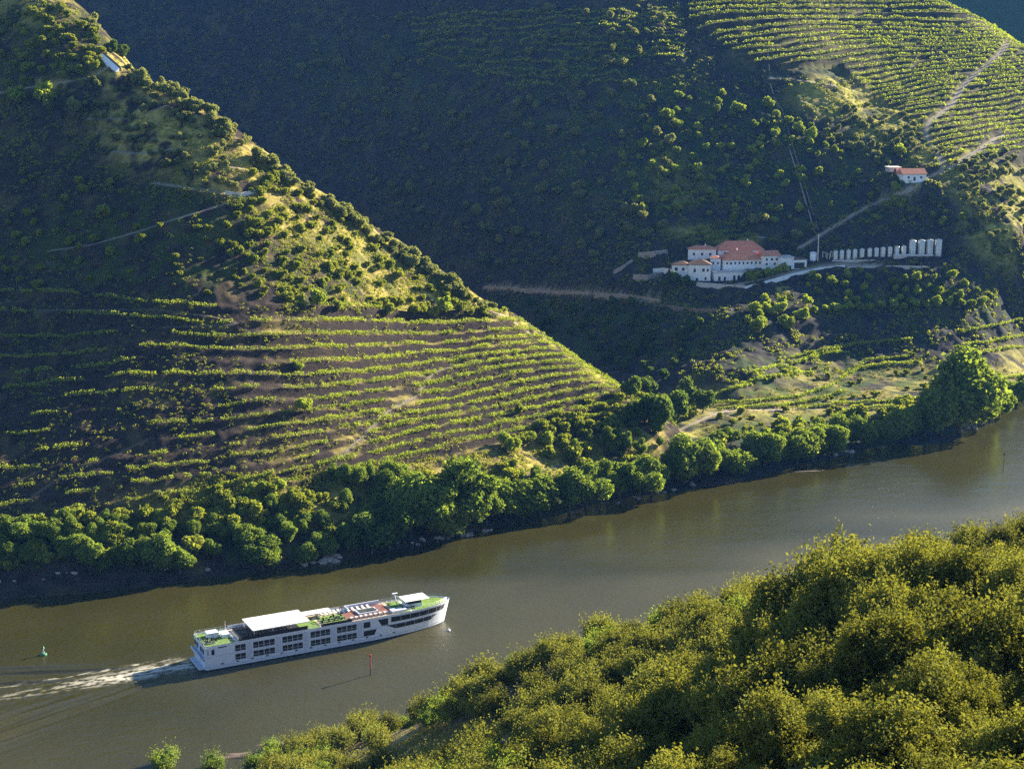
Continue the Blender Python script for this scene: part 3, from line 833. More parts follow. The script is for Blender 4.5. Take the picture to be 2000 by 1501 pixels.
place_list(GL, [(595,806,36,"round bright green tree standing alone among the lower terraces","orchard"),
                (582,724,22,"small green tree on the terrace above the lone round tree","orchard"),
                (203,425,26,"rounded green tree below the turning place of the hillside track","shrub"),
                (36,205,36,"larger of two round green trees on the pale upper track, at the left edge","orchard"),
                (90,205,42,"round green tree on the pale upper track, right of the other","orchard"),
                (98,220,24,"small grey green tree just below the pale upper track","olive"),
                (148,222,30,"grey green tree with a bright right edge below the pale upper track","olive"),
                (872,612,32,"green tree on the dry slope just above the top vine row","orchard"),
                (620,600,34,"bushy green tree at the left end of the dry slope above the vines","orchard"),
                (745,448,24,"yellow green tree standing out on the crest","orchard"),
                (215,108,26,"dark green tree on the crest behind the white shed","dark"),
                (240,115,30,"dark green tree on the crest to the right of the white shed","dark"),
                (148,1010,26,"thin upright green tree at the foot of the dark slope","shrub"),
                (385,990,20,"small pale green tree above the riverside thicket","shrub"),
                (310,975,20,"small pale tree on the dark slope above the river bank","olive")],
           "shrub", "tree", "tree")

# ---- vine rows
def contour_points(T, G, level, spacing, mask):
    """points where field T passes the level, about one every 'spacing' metres"""
    out = []
    for ax in (0, 1):
        a = T[:-1, :] if ax == 0 else T[:, :-1]; b_ = T[1:, :] if ax == 0 else T[:, 1:]
        s = (a - level) * (b_ - level) < 0
        j, i = np.where(s)
        t = (level - a[j, i]) / (b_[j, i] - a[j, i])
        x = G.x[i] + (0 if ax == 0 else t * G.d); y = G.y[j] + (t * G.d if ax == 0 else 0)
        out.append(np.column_stack([x, y]))
    P = np.concatenate(out)
    if len(P) == 0: return P
    key = np.unique((P / spacing).astype(int), axis=0, return_index=True)[1]
    P = P[key]
    return P[mask(P[:, 0], P[:, 1])]
def vine_row(P, G, rng, label, group, h=1.5, w=0.48, size=0.42, per=7, mat="leaf_vine", name="vine_row"):
    if len(P) < 20: return None
    z = G.h(P[:, 0], P[:, 1])
    n = len(P)
    sc_ = 0.55 + 0.75 * vnoise(P[:, 0] / 4.1, P[:, 1] / 4.1, 5)
    Q = np.repeat(np.column_stack([P, z]), per, 0)
    D = rand_dirs(len(Q), rng); D[:, 2] = np.abs(D[:, 2])
    s_ = np.repeat(sc_, per)
    pos = Q + np.column_stack([D[:, 0] * w * s_, D[:, 1] * w * s_, (0.25 + rng.uniform(0, 1, len(Q)) * .9) * h * s_])
    pos[:, :2] += rng.normal(size=(len(Q), 2)) * .25
    V = leaf_quads(pos, D, size, rng, .6, 1.4)
    me = quads_mesh(name, V, MATS[mat], rng.uniform(0, 1, len(V)))
    o = link(name, me)
    tag(o, label, "vine row", group)
    return o
def mask_left(level):
    def f(x, y):
        px, py = photo_px(x, y, GL.h(x, y))
        ridge = np.interp(px, [p[0] for p in RIDGE], [p[1] for p in RIDGE])
        n = vnoise(x / 11 + level * 7, y / 23 + level * 3, 600)
        thr = np.interp(px, [0, 350, 560, 800, 1250], [.34, .40, .26, .14, .10])
        gap = (vnoise(x / 2.5, y / 2.5 + level, 610) > .20) & (vnoise(x / 7 + level * 2, y / 7, 613) > .20)
        dark = (px < 450) & (py > 770)
        return (n > np.where(dark, .55, thr)) & gap & (py > ridge - 14) & (py < 1010 - 0.14 * px + 50) & ~((np.hypot((px - 790) / 30, (py - 775) / 28) < 1)) & ~((px > 640) & (px < 720) & (py > 835) & (py < 890))
    return f
LAB_L = "long green vine row following a stone terrace of the left hillside"
for k in range(0, 15):
    for off in ((0.05, -0.22) if k > 0 else (0.05,)):
        lev = k + off
        m_ = mask_left(lev)
        mm = m_ if off > 0 else (lambda x, y, m_=m_: m_(x, y) & (photo_px(x, y, GL.h(x, y))[0] > 620))
        P = contour_points(TL, GL, lev - 0.16, 0.9, mm)
        vine_row(P, GL, rng, LAB_L, "vine rows on the terraces of the left hillside", per=17, size=.40)
def mask_far(level):
    def f(x, y):
        px, py = photo_px(x, y, GF.h(x, y))
        n = vnoise(x / 14 + level * 7, y / 20 + level * 3, 620)
        trk = GF.h(x, y, trk_F) < .1
        return poly_mask(px, py, FAR_VINES) & (n > .12) & (vnoise(x / 3, y / 3, 622) > .12) & trk
    return f
for k in range(0, 34):
    P = contour_points(TF, GF, k - 0.1, 1.4, mask_far(k))
    vine_row(P, GF, rng, "bright green vine row on the sunlit upper slope at top right", "vine rows on the sunlit slope at top right", h=2.1, w=.8, size=.85, per=9)
dk = lambda x, y: poly_mask(*photo_px(x, y, GF.h(x, y)), [(790,25),(1330,15),(1340,110),(1240,170),(1000,170),(820,110)]) & (vnoise(x / 20, y / 20, 640) > .2)
for k in range(24, 46):
    P = contour_points(GF.B, GF, (k + .1) * 5.6, 1.6, dk)
    vine_row(P, GF, rng, "dim vine row on the shaded far slope at top centre", "vine rows on the shaded far slope", h=1.9, w=.9, size=.9, per=9)
def poly_row(G, pts, label, group, step=0.8, **kw):
    px = np.concatenate([np.linspace(a[0], b_[0], max(2, int(math.hypot(b_[0] - a[0], b_[1] - a[1]) / 1.2)), endpoint=False) for a, b_ in zip(pts[:-1], pts[1:])])
    py = np.concatenate([np.linspace(a[1], b_[1], max(2, int(math.hypot(b_[0] - a[0], b_[1] - a[1]) / 1.2)), endpoint=False) for a, b_ in zip(pts[:-1], pts[1:])])
    W_ = on_ground(G, px, py); W_ = W_[~np.isnan(W_[:, 0])]
    vine_row(W_[:, :2], G, rng, label, group, **kw)
BR = "vine rows on the low ground by the far bank"
for pts in ([(1470,729),(1520,716),(1560,724)], [(1448,750),(1500,738),(1560,730),(1590,728)], [(1555,711),(1600,692),(1680,672),(1780,665)], [(1545,700),(1620,682),(1700,672)],
            [(1585,702),(1620,690),(1660,690)], [(1876,650),(1930,640),(2010,622)], [(1880,676),(1950,666),(2010,655)], [(1920,690),(1960,682),(2010,678)],
            [(1380,790),(1470,786),(1560,776),(1620,757),(1660,730),(1690,706),(1780,697)], [(1400,800),(1490,796),(1580,786),(1650,765)],
            [(1640,740),(1680,720),(1740,712),(1800,712)], [(1390,776),(1430,760),(1470,752)], [(1560,800),(1640,790),(1740,785),(1830,775)], [(1640,806),(1720,797),(1800,793)],
            [(1850,748),(1930,742),(2010,735)], [(1820,764),(1900,762),(2010,752)]):
    poly_row(GF, pts, "yellow green vine row on the low bank by the river bend at right", BR, h=1.7, w=.8, size=.55, per=9)
ER = "vine rows behind the white estate"
for pts in ([(1322,468),(1350,462),(1400,457),(1440,452)], [(1340,474),(1400,468),(1450,463)], [(1390,468),(1440,462),(1475,460)], [(1350,452),(1380,448)], [(1270,330),(1310,326),(1355,330)],
            [(1290,385),(1330,382),(1360,378)], [(1280,370),(1310,378),(1350,372)], [(1310,405),(1380,395),(1430,392)], [(1285,410),(1340,400)], [(1415,440),(1440,440)], [(1500,470),(1540,474)]):
    poly_row(GF, pts, "short bright vine row on the slope behind the white estate", ER, h=1.7, w=.8, size=.6, per=9)

# ---- far slope trees
for poly, n, kind, nm, cat, lab, grp, smin, smax in (
    ([(1230,210),(1420,180),(1600,250),(1700,360),(1880,420),(1900,460),(1620,440),(1480,440),(1240,420),(1200,300)], 135, "orchard", "tree", "tree", "small round tree with a sunlit edge on the shaded slope above the white estate", "trees scattered above the white estate", .5, 1.35),
    ([(1640,200),(1760,220),(1830,300),(1720,330),(1600,270)], 45, "olive", "olive_tree", "olive tree", "olive tree on the dry shoulder below the sunlit vineyard at top right", "olive trees below the top right vineyard", .8, 1.5),
    ([(1860,300),(2020,300),(2020,600),(1940,520),(1880,400)], 60, "olive", "olive_tree", "olive tree", "olive tree on the dry slope at the right edge beside the red roofed cottage", "olive trees at the right edge", .8, 1.5),
    ([(1450,640),(1480,600),(1580,590),(1560,650)], 12, "orchard", "tree", "tree", "round orchard tree below the estate wall", "orchard trees below the estate wall", 1.1, 1.6),
    ([(1560,530),(1900,545),(1960,600),(1600,600)], 34, "orchard", "tree", "tree", "small orchard tree on the dark ground below the row of tanks", "orchard trees below the tanks", .7, 1.2),
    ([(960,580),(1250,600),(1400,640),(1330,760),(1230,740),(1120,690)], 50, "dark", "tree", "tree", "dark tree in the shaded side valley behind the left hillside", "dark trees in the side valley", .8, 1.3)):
    for w in scatter_poly(GF, poly, n, rng, 5.0, None):
        plant_tree(kind, nm, *w, rng.uniform(smin, smax), rng, lab, cat, grp, parts=False)
for w in scatter_poly(GF, [(560,120),(800,30),(1320,20),(1330,470),(1190,540),(980,540),(700,360)], 150, rng, 7.0):
    plant_tree("olive", "small_tree", *w, rng.uniform(1.1, 2.0), rng, "dim round tree on the fully shaded far slope at top centre", "small tree", "dim trees on the shaded far slope", parts=False)
place_list(GF, [(1575,640,0,"")][:0] + [(1500,215,26,"round green tree on the slope left of the straight path"),(1585,275,28,"rounded green tree right of the straight path"),(1442,222,24,"green tree high on the slope above the estate"),
                (1560,262,24,"yellow green tree beside the straight path"),(1300,240,30,"highest bright green tree in the cluster left of the straight path"),(1325,255,24,"green tree at the right end of that cluster above the estate"),(1757,412,28,"green tree on the slope above the tanks"),
                (1755,305,26,"round green tree just above the red roofed cottage"),(1530,640,26,"orchard tree nearest the sandy scar in the slope"),(1480,650,30,"largest of the orchard trees below the estate wall"),
                (1750,560,22,"pale tree on the ground below the tanks","olive")], "orchard", "tree", "tree")
for i in range(16):        # the even row of orchard trees
    px = 1590 + i * 22; py = 610 - i * 1.0 + (i % 3) * 2
    w = on_ground(GF, px, py)[0]
    plant_tree("orchard", "tree", *w, rng.uniform(.85, 1.15), rng, "small round tree in the even row across the dark lower slope at right", "tree", "row of round trees on the lower slope at right", parts=False)

# ---- scrub nobody could count
def scrub(name, G, polys, rng, mat, size, label, per=14, rad=0.9):
    P = []
    for poly, n, dens in polys:
        xs = [p[0] for p in poly]; ys = [p[1] for p in poly]
        c = np.column_stack([rng.uniform(min(xs), max(xs), n * 2), rng.uniform(min(ys), max(ys), n * 2)])
        c = c[poly_mask(c[:, 0], c[:, 1], poly)][:n]
        w = on_ground(G, c[:, 0], c[:, 1]); w = w[~np.isnan(w[:, 0])]
        k = fbm(w[:, 0] / 9, w[:, 1] / 9, 700, 3) > dens
        P.append(w[k])
    P = np.concatenate(P)
    s_ = rng.uniform(.5, 1.3, len(P))
    Q = np.repeat(P, per, 0); ss = np.repeat(s_, per)
    D = rand_dirs(len(Q), rng); D[:, 2] = np.abs(D[:, 2])
    pos = Q + D * (rad * ss)[:, None] * np.array([1, 1, .9])
    V = leaf_quads(pos, D, size, rng, .5, 1.4)
    me = quads_mesh(name, V, MATS[mat], rng.uniform(0, 1, len(V)))
    o = link(name, me); tag(o, label, kind="stuff"); return o
scrub("scrub", GL, [([(0,0),(150,0),(1250,790),(1180,960),(0,1120)], 4200, .42), ([(0,0),(150,0),(560,330),(500,420),(0,340)], 3500, .45), ([(430,360),(600,350),(960,600),(560,610)], 3200, .40),
                    ([(0,570),(1000,620),(1250,780),(1250,900),(700,980),(0,1020)], 1500, .5), ([(380,930),(800,900),(1250,840),(1300,900),(700,1010),(300,1030)], 3500, .35)],
      rng, "leaf_shrub", .38, "low scrub spread over the left hillside")
scrub("scrub", GF, [([(150,0),(1400,0),(1400,600),(950,600),(500,280)], 6000, .42), ([(1200,150),(1700,150),(1900,330),(2000,560),(1200,560)], 4000, .42), ([(1600,140),(1800,250),(2010,300),(2010,560),(1850,400),(1600,280)], 500, .4), ([(950,580),(2010,560),(2010,680),(1400,760)], 2500, .45)],
      rng, "leaf_shrub", .8, "low dark scrub covering the far slope", per=10, rad=1.3)
scrub("dry_grass", GF, [([(1380,800),(1640,720),(1850,700),(2010,700),(2010,780),(1800,840),(1350,850)], 1400, .38), ([(1600,160),(1760,170),(1880,330),(1700,290)], 500, .42), ([(1880,330),(2010,330),(2010,560),(1920,480)], 350, .42)],
      rng, "dry_grass", .45, "tufts of dry yellow grass on the far slope", per=9, rad=.7)
scrub("dry_grass", GL, [([(150,60),(260,150),(760,480),(960,620),(600,600),(480,420),(200,320)], 1500, .40), ([(380,930),(800,900),(1250,840),(1300,900),(700,1010),(300,1030)], 900, .38), ([(700,700),(1250,790),(1000,850),(760,900)], 500, .45)],
      rng, "dry_grass", .36, "tufts of dry yellow grass on the left hillside", per=9, rad=.6)
# ------------------------------------------------------------------ trees along the far bank
def bank(items, label, group=None, kind="riverside", name="riverside_tree", cat="tree"):
    for it in items:
        px, py, hpx = it[:3]; k = it[3] if len(it) > 3 else kind
        G = GL if px < 1300 else GF
        w = on_ground(G, px, py)[0]
        if np.isnan(w[0]): w = on_ground(GF if G is GL else GL, px, py)[0]
        if np.isnan(w[0]):
            rx, rz = ray(px, py); w = np.array([float(rx) * CAM_H / -float(rz), CAM_H / -float(rz), 0.0])
        w[2] = max(w[2], 0.3)
        L = PROTO[k]; vi = int(rng.integers(len(L)))
        s = hpx / F_PX * math.hypot(w[1], CAM_H - w[2]) / L[vi][2] * .96
        plant_tree(k, name, *w, s, rng, label, cat, group, True, var=vi, sz=s * (0.9 if k == "riverside" else 1), sink=.3 * s)
bank([(12,1060,62),(45,1066,72),(84,1056,54)], "rounded green tree in the back row of the thicket at the left edge", "back row trees at the left edge of the far bank")
bank([(112,1062,58),(142,1052,46),(176,1058,40),(210,1056,36)], "green tree in the back row of the bank thicket above the shaded shore", "back row trees left of the middle of the thicket")
bank([(22,1100,50),(50,1096,46),(-10,1090,60)], "low green tree in the front row of the thicket at the left edge", "front row trees at the left edge of the far bank")
bank([(128,1090,56),(152,1096,60),(178,1106,62),(196,1116,50),(222,1108,44)], "green tree on the shaded shore above the left end of the river, front row", "front row trees on the shaded shore at left")
bank([(255,1108,60),(282,1104,56)], "green tree on the shore just left of the pair with bright crowns", "trees left of the bright pair on the shore")
bank([(315,1112,84)], "largest bright green tree of the shaded shore, left of the ship's stern line")
bank([(352,1118,64)], "bright green tree at the right end of the shaded shore thicket")
bank([(416,1090,42)], "small green tree standing alone on the dark bank between two larger ones")
bank([(240,1050,34),(290,1046,34),(335,1044,36),(380,1048,40),(420,1046,38),(455,1052,42)], "small green tree in the long back row of the thicket above the ship's wake", "small trees of the long back row of the thicket")
bank([(482,1072,66)], "full green tree above the shore, left of the tree that leans over the water")
bank([(514,1112,78)], "bright green tree leaning over the water above the ship's stern")
bank([(562,1062,46),(596,1100,54),(620,1072,46),(640,1085,44)], "green tree around the pale landing place on the far bank above the ship", "trees around the pale landing place")
bank([(545,1040,40),(590,1036,36),(640,1040,36)], "blue green bush behind the pale landing place on the far bank", "bushes behind the pale landing place", "dark", "bush", "bush")
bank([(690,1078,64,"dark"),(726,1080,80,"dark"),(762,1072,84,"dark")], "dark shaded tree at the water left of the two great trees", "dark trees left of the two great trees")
bank([(836,1040,150)], "left one of the two great green trees on the far bank above the ship's bow")
bank([(898,1036,150)], "right one of the two great green trees on the far bank above the ship's bow")
bank([(866,1050,110),(802,1046,90)], "full green tree filling the gap at the foot of the two great trees", "trees at the foot of the two great trees")
bank([(950,1022,96)], "green tree at the right foot of the two great trees")
bank([(988,1016,84),(1022,1014,88),(1056,1008,86)], "rounded green tree below the pale bank track, right of the great trees", "rounded trees below the pale bank track")
bank([(1112,1000,90),(1144,996,100)], "large rounded tree under the spur, left of three upright ones at the water", "large rounded trees under the spur")
bank([(1184,985,96,"poplar"),(1212,985,92,"poplar")], "upright green tree at the water under the tip of the spur", "upright trees at the water under the spur")
bank([(1246,975,100),(1272,968,84)], "full green tree at the water, right end of the thicket under the spur", "trees at the right end of the spur thicket")
bank([(650,928,26),(672,946,44),(700,952,48),(722,942,36)], "small yellow green tree on the slope left of the two great trees", "small trees left of the two great trees")
bank([(745,962,54),(772,948,58)], "yellow green tree at the left shoulder of the two great trees", "trees at the left shoulder of the great trees")
bank([(492,966,28),(515,962,30),(548,956,26)], "small round tree at the edge of the dark lower slope above the bank thicket", "small round trees above the bank thicket", "orchard")
bank([(1000,884,34),(1035,868,34),(1070,872,36),(985,868,30)], "small tree among the lowest terraces above the pale bank track", "small trees among the lowest terraces", "orchard")
bank([(1125,892,44),(1150,872,36),(1185,880,56),(1208,868,40),(1225,884,44)], "slender green tree on the spur above the three upright ones", "slender trees on the tip of the spur", "poplar")
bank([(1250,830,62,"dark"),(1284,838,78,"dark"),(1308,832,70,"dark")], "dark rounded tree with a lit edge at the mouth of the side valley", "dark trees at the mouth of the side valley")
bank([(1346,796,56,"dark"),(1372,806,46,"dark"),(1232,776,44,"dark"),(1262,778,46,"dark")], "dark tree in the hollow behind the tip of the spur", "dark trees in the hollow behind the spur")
bank([(1336,944,104),(1366,936,100)], "tall full tree at the water right of the gap below the side valley", "tall trees right of the side valley gap")
bank([(1402,926,72),(1432,928,64),(1458,920,50)], "low bright tree overhanging the water below the sandy field", "low bright trees below the sandy field")
bank([(1408,872,46),(1428,868,40)], "small tree beside the pale track at the mouth of the side valley", "small trees beside the pale track")
bank([(1492,910,84)], "large round tree at the water below the middle of the sandy field")
bank([(1520,906,72),(1556,906,76),(1588,900,80)], "green tree in the shoreline row left of the bare landing", "shoreline trees left of the bare landing")
bank([(1618,892,78),(1640,866,60)], "green tree beside the bare landing on the right part of the far bank", "trees beside the bare landing")
bank([(1660,868,44),(1688,872,66),(1712,866,56),(1742,866,64)], "dark green tree in the shaded shoreline row left of the giant tree", "shaded shoreline trees left of the giant tree")
bank([(1776,858,74),(1806,852,90)], "green tree standing against the left side of the giant tree", "trees against the left side of the giant tree")
bank([(1872,846,168)], "giant green tree rising above all others at the right end of the far bank")
bank([(1838,850,112),(1906,838,100)], "large tree merging into the giant one at the right end of the far bank", "trees merging into the giant tree")
bank([(1932,832,62),(1952,822,52),(1985,792,58),(2010,780,60),(1966,806,44)], "low green tree along the shore right of the giant tree", "low trees right of the giant tree")
bank([(1530,848,30),(1560,842,32),(1600,838,30),(1500,858,30),(1660,822,30)], "small round bush on the sandy field above the shoreline row", "bushes on the sandy field", "orchard", "bush", "bush")

# low growth that joins the trees into one belt down to the water
shore = ([0,330,630,900,1100,1250,1400,1600,1750,1850,1950,2010],[1165,1138,1098,1048,1008,970,943,893,862,850,828,790])
for lo, hi, n, lab, grp, dep in ((0, 640, 85, "low green willow in the thicket along the shaded shore left of the landing place", "low willows of the thicket on the left", (50, 130)),
                            (640, 1300, 60, "low green willow under the bank trees beyond the ship's bow", "low willows under the middle bank trees", (28, 120)),
                            (1300, 2010, 40, "low green willow along the right part of the far bank", "low willows along the right part of the bank", (22, 70))):
    bx = rng.uniform(lo, hi, n); b0 = np.interp(bx, *shore)
    byy = b0 - rng.uniform(dep[0], dep[1], n)
    for x, y in zip(bx, byy):
        bank([(x, y, float(rng.uniform(18, 36)), "riverside" if rng.uniform() < .5 else "shrub")], lab, grp, name="willow")
for x, y, n in ((1245, 800, 16), (1150, 830, 22), (1060, 870, 16), (560, 985, 22), (420, 990, 14)):
    for i in range(n):
        bank([(x + rng.normal() * 50, y + rng.normal() * 14, float(rng.uniform(14, 26)), "shrub")], "small rounded shrub on the dry ground just above the far bank thicket", "small shrubs above the far bank thicket", name="shrub", cat="shrub")

def estate_trees(items, label, group, kind):
    for px, py, hpx in items:
        w = on_ground(GF, px, py)[0]; L = PROTO[kind]; vi = int(rng.integers(len(L)))
        plant_tree(kind, "tree", *w, hpx / F_PX * math.hypot(w[1], CAM_H - w[2]) / L[vi][2], rng, label, "tree", group, False, var=vi)
for w in scatter_poly(GF, [(1380,780),(1560,720),(1700,690),(1860,700),(1860,780),(1650,830),(1400,850)], 60, rng, 3.0):
    plant_tree("shrub", "bush", *w, rng.uniform(.5, 1.1), rng, "small green bush dotted over the sunlit low ground right of the side valley", "bush", "bushes on the sunlit low ground", parts=False)
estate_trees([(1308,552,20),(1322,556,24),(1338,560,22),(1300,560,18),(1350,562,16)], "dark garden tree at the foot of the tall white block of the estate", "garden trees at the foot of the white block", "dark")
estate_trees([(1462,548,16),(1480,545,18),(1500,541,20),(1518,537,20),(1532,533,18),(1474,551,14)], "clipped green garden shrub along the road wall in front of the red roofs", "garden shrubs in front of the red roofs", "orchard")
estate_trees([(1475,440,26),(1488,437,22),(1450,448,20),(1555,470,22),(1585,452,22),(1400,450,20),(1240,425,30),(1225,420,24)], "pale green tree on the slope just behind the estate roofs", "trees behind the estate roofs", "olive")

# ------------------------------------------------------------------ near wooded slope
nearN = []
def spread(cands, lo, hi, gap):
    out = []
    for x, y in cands:
        d = math.hypot(x, y)
        g = gap(d)
        if all((x - a) ** 2 + (y - b_) ** 2 > g * g for a, b_ in nearN):
            nearN.append((x, y)); out.append((x, y))
    return out
cx = rng.uniform(-60, 260, 9000); cy = rng.uniform(50, 345, 9000)
cz = GN.h(cx, cy)
px, py = photo_px(cx, cy, cz + 3)
ok = (px > -200) & (px < 2250) & (py > 880) & (py < 1700) & (cz > 0.8)
patch = GN.h(cx, cy, patN) > .2
sel = [(x, y) for x, y in zip(cx[ok & ~patch], cy[ok & ~patch])]
cnt = [0, 0, 0]
for x, y in spread(sel, 0, 0, lambda d: 2.9 if d < 120 else 3.3 if d < 165 else 3.7 if d < 230 else 3.9):
    z = float(GN.h(x, y)); d = math.hypot(x, y)
    if d < 165:
        if cnt[0] > 296: continue
        cnt[0] += 1
        plant_tree("oak", "oak_tree", x, y, z, rng.uniform(.45, .9 if d < 125 else 1.15), rng, "evergreen oak with yellow green leaves in the nearest dense wood at lower right", "oak tree", "evergreen oaks of the nearest wood", True, sink=.6)
    elif d < 240:
        if cnt[1] > 285: continue
        cnt[1] += 1
        k = "bush_green" if rng.uniform() < .2 else "oak_mid"
        plant_tree(k, "scrub_oak", x, y, z, rng.uniform(.62, 1.0), rng, "low scrub oak on the middle of the near slope between the wood and the river", "scrub oak", "scrub oaks on the middle of the near slope", True, sink=.5)
    else:
        if cnt[2] > 285: continue
        cnt[2] += 1
        k = "bush_green" if rng.uniform() < .35 else "oak_mid"
        plant_tree(k, "bush", x, y, z, rng.uniform(.62, 1.1), rng, "low bush on the lower edge of the near slope beside the water", "bush", "bushes on the lower edge of the near slope", True, sink=.4)
scrub("undergrowth", GN, [([(300,1501),(2010,940),(2010,1501)], 5200, .2), ([(900,1501),(2010,1000),(2010,1501)], 3000, .2)], rng, "leaf_oak", .26, "low evergreen undergrowth between the oaks of the near slope", per=16, rad=.9)
scrub("dry_grass", GN, [([(740,1470),(850,1415),(985,1405),(960,1450),(860,1501),(700,1501)], 1500, .15)], rng, "dry_grass", .22, "dry straw coloured grass on the open patch of the near slope", per=9, rad=.5)
scrub("undergrowth", GN, [([(2000,880),(3400,500),(3400,1600),(2000,1600)], 6000, .1)], rng, "leaf_oak", .55, "dense evergreen undergrowth on the near slope beyond the right edge", per=30, rad=2.2)
for (px, py, Y, s, lab) in ((1530,1240,160,1.3,"big oak whose crown stands out against the river, left of the tallest one"),(1650,1215,162,1.5,"tallest oak of the near wood, its top standing out against the river"),(1760,1200,172,1.35,"oak at the right shoulder of the tallest one against the river")):
    x, y, z = at(px, py, Y)
    plant_tree("oak", "oak_tree", x, y, float(GN.h(x, y)), s, rng, lab, "oak tree", None)
for (px, ptop, Y, lab, k) in ((320,1462,314,"round green treetop at the bottom edge, leftmost of the near shore","bush_green"),(416,1474,312,"rounded treetop at the bottom edge between two others","bush_green"),
                              (530,1458,322,"broad leafy bush at the bottom edge beside the bare snag","bush_green"),(585,1460,318,"leafy bush at the bottom edge just left of the bare snag","bush_green")):
    L = PROTO[k][0]; x, y, zt = at(px, ptop, Y)
    g = max(-1.0, float(GN.h(x, y))); 
    plant_tree(k, "bush", x, y, g, max(.9, (zt - g) / L[2]), rng, lab, "bush", None, True, var=0, sz=max(.8, (zt - g) / L[2]), sink=0)
# ------------------------------------------------------------------ mesh collector for built things
class MB:
    def __init__(self): self.v = []; self.f = []; self.m = []
    def quad(self, pts, mi=0):
        b = len(self.v); self.v += [tuple(p) for p in pts]; self.f.append(tuple(range(b, b + len(pts)))); self.m.append(mi); return self
    def box(self, x0, x1, y0, y1, z0, z1, mi=0, top=None):
        """box; 'top' shrinks the upper face by that much on each side"""
        t = top or 0
        b = len(self.v)
        self.v += [(x0,y0,z0),(x1,y0,z0),(x1,y1,z0),(x0,y1,z0),(x0+t,y0+t,z1),(x1-t,y0+t,z1),(x1-t,y1-t,z1),(x0+t,y1-t,z1)]
        for q in ((3,2,1,0),(4,5,6,7),(0,1,5,4),(1,2,6,5),(2,3,7,6),(3,0,4,7)): self.f.append(tuple(b + i for i in q)); self.m.append(mi)
        return self
    def tube(self, a, b_, r, r2=None, n=8, mi=0, cap=True):
        a = np.array(a, float); e = np.array(b_, float); r2 = r if r2 is None else r2
        d = (e - a) / (np.linalg.norm(e - a) + 1e-9)
        u = np.cross(d, (0.31, 0.87, 0.2)); u /= np.linalg.norm(u); w = np.cross(d, u)
        o = len(self.v)
        for p, q in ((a, r), (e, r2)):
            for k in range(n):
                t = 2 * math.pi * k / n
                self.v.append(tuple(p + (u * math.cos(t) + w * math.sin(t)) * q))
        for k in range(n): self.f.append((o + k, o + (k + 1) % n, o + n + (k + 1) % n, o + n + k)); self.m.append(mi)
        if cap:
            self.f.append(tuple(o + n + k for k in range(n))); self.m.append(mi)
            self.f.append(tuple(o + n - 1 - k for k in range(n))); self.m.append(mi)
        return self
    def lathe(self, prof, n=24, c=(0, 0), mi=0):
        o = len(self.v)
        for r, z in prof:
            for k in range(n):
                t = 2 * math.pi * k / n; self.v.append((c[0] + r * math.cos(t), c[1] + r * math.sin(t), z))
        for i in range(len(prof) - 1):
            for k in range(n): self.f.append((o + i * n + k, o + i * n + (k + 1) % n, o + (i + 1) * n + (k + 1) % n, o + (i + 1) * n + k)); self.m.append(mi)
        return self
    def build(self, name, mats, parent=None, smooth=False, loc=None, rz=None):
        me = bpy.data.meshes.new(name); me.from_pydata(self.v, [], self.f)
        for m_ in (mats if isinstance(mats, (list, tuple)) else [mats]): me.materials.append(MATS[m_])
        for p, i in zip(me.polygons, self.m): p.material_index = i; p.use_smooth = smooth
        me.update()
        return link(name, me, parent, loc, rz)
def thing(name, label, cat, loc, rz=0, group=None):
    o = link(name, None, None, loc, rz); o.empty_display_size = 1
    return tag(o, label, cat, group)
simple("ship_white", (0.70, 0.74, 0.82), 0.35, var=0.03, spec=0.4)
simple("ship_panel", (0.55, 0.59, 0.70), 0.45, var=0.04)
simple("dark_glass", (0.012, 0.014, 0.018), 0.08, var=0.3, spec=0.6)
simple("rail_metal", (0.62, 0.62, 0.62), 0.35, 0.4)
simple("turf", (0.13, 0.22, 0.035), 0.9, var=0.25, scale=1.2)
simple("deck_sand", (0.50, 0.42, 0.30), 0.8, var=0.15)
simple("deck_red", (0.20, 0.085, 0.065), 0.7, var=0.2)
simple("awning_white", (0.82, 0.81, 0.78), 0.7, var=0.02)
simple("dark_screen_shade", (0.022, 0.020, 0.022), 0.5, var=0.3)
simple("seat_dark", (0.035, 0.045, 0.04), 0.7, var=0.3)
simple("keel_dark", (0.02, 0.03, 0.07), 0.5, var=0.2)
simple("red_paint", (0.32, 0.05, 0.06), 0.5)
simple("green_paint", (0.03, 0.16, 0.08), 0.5)

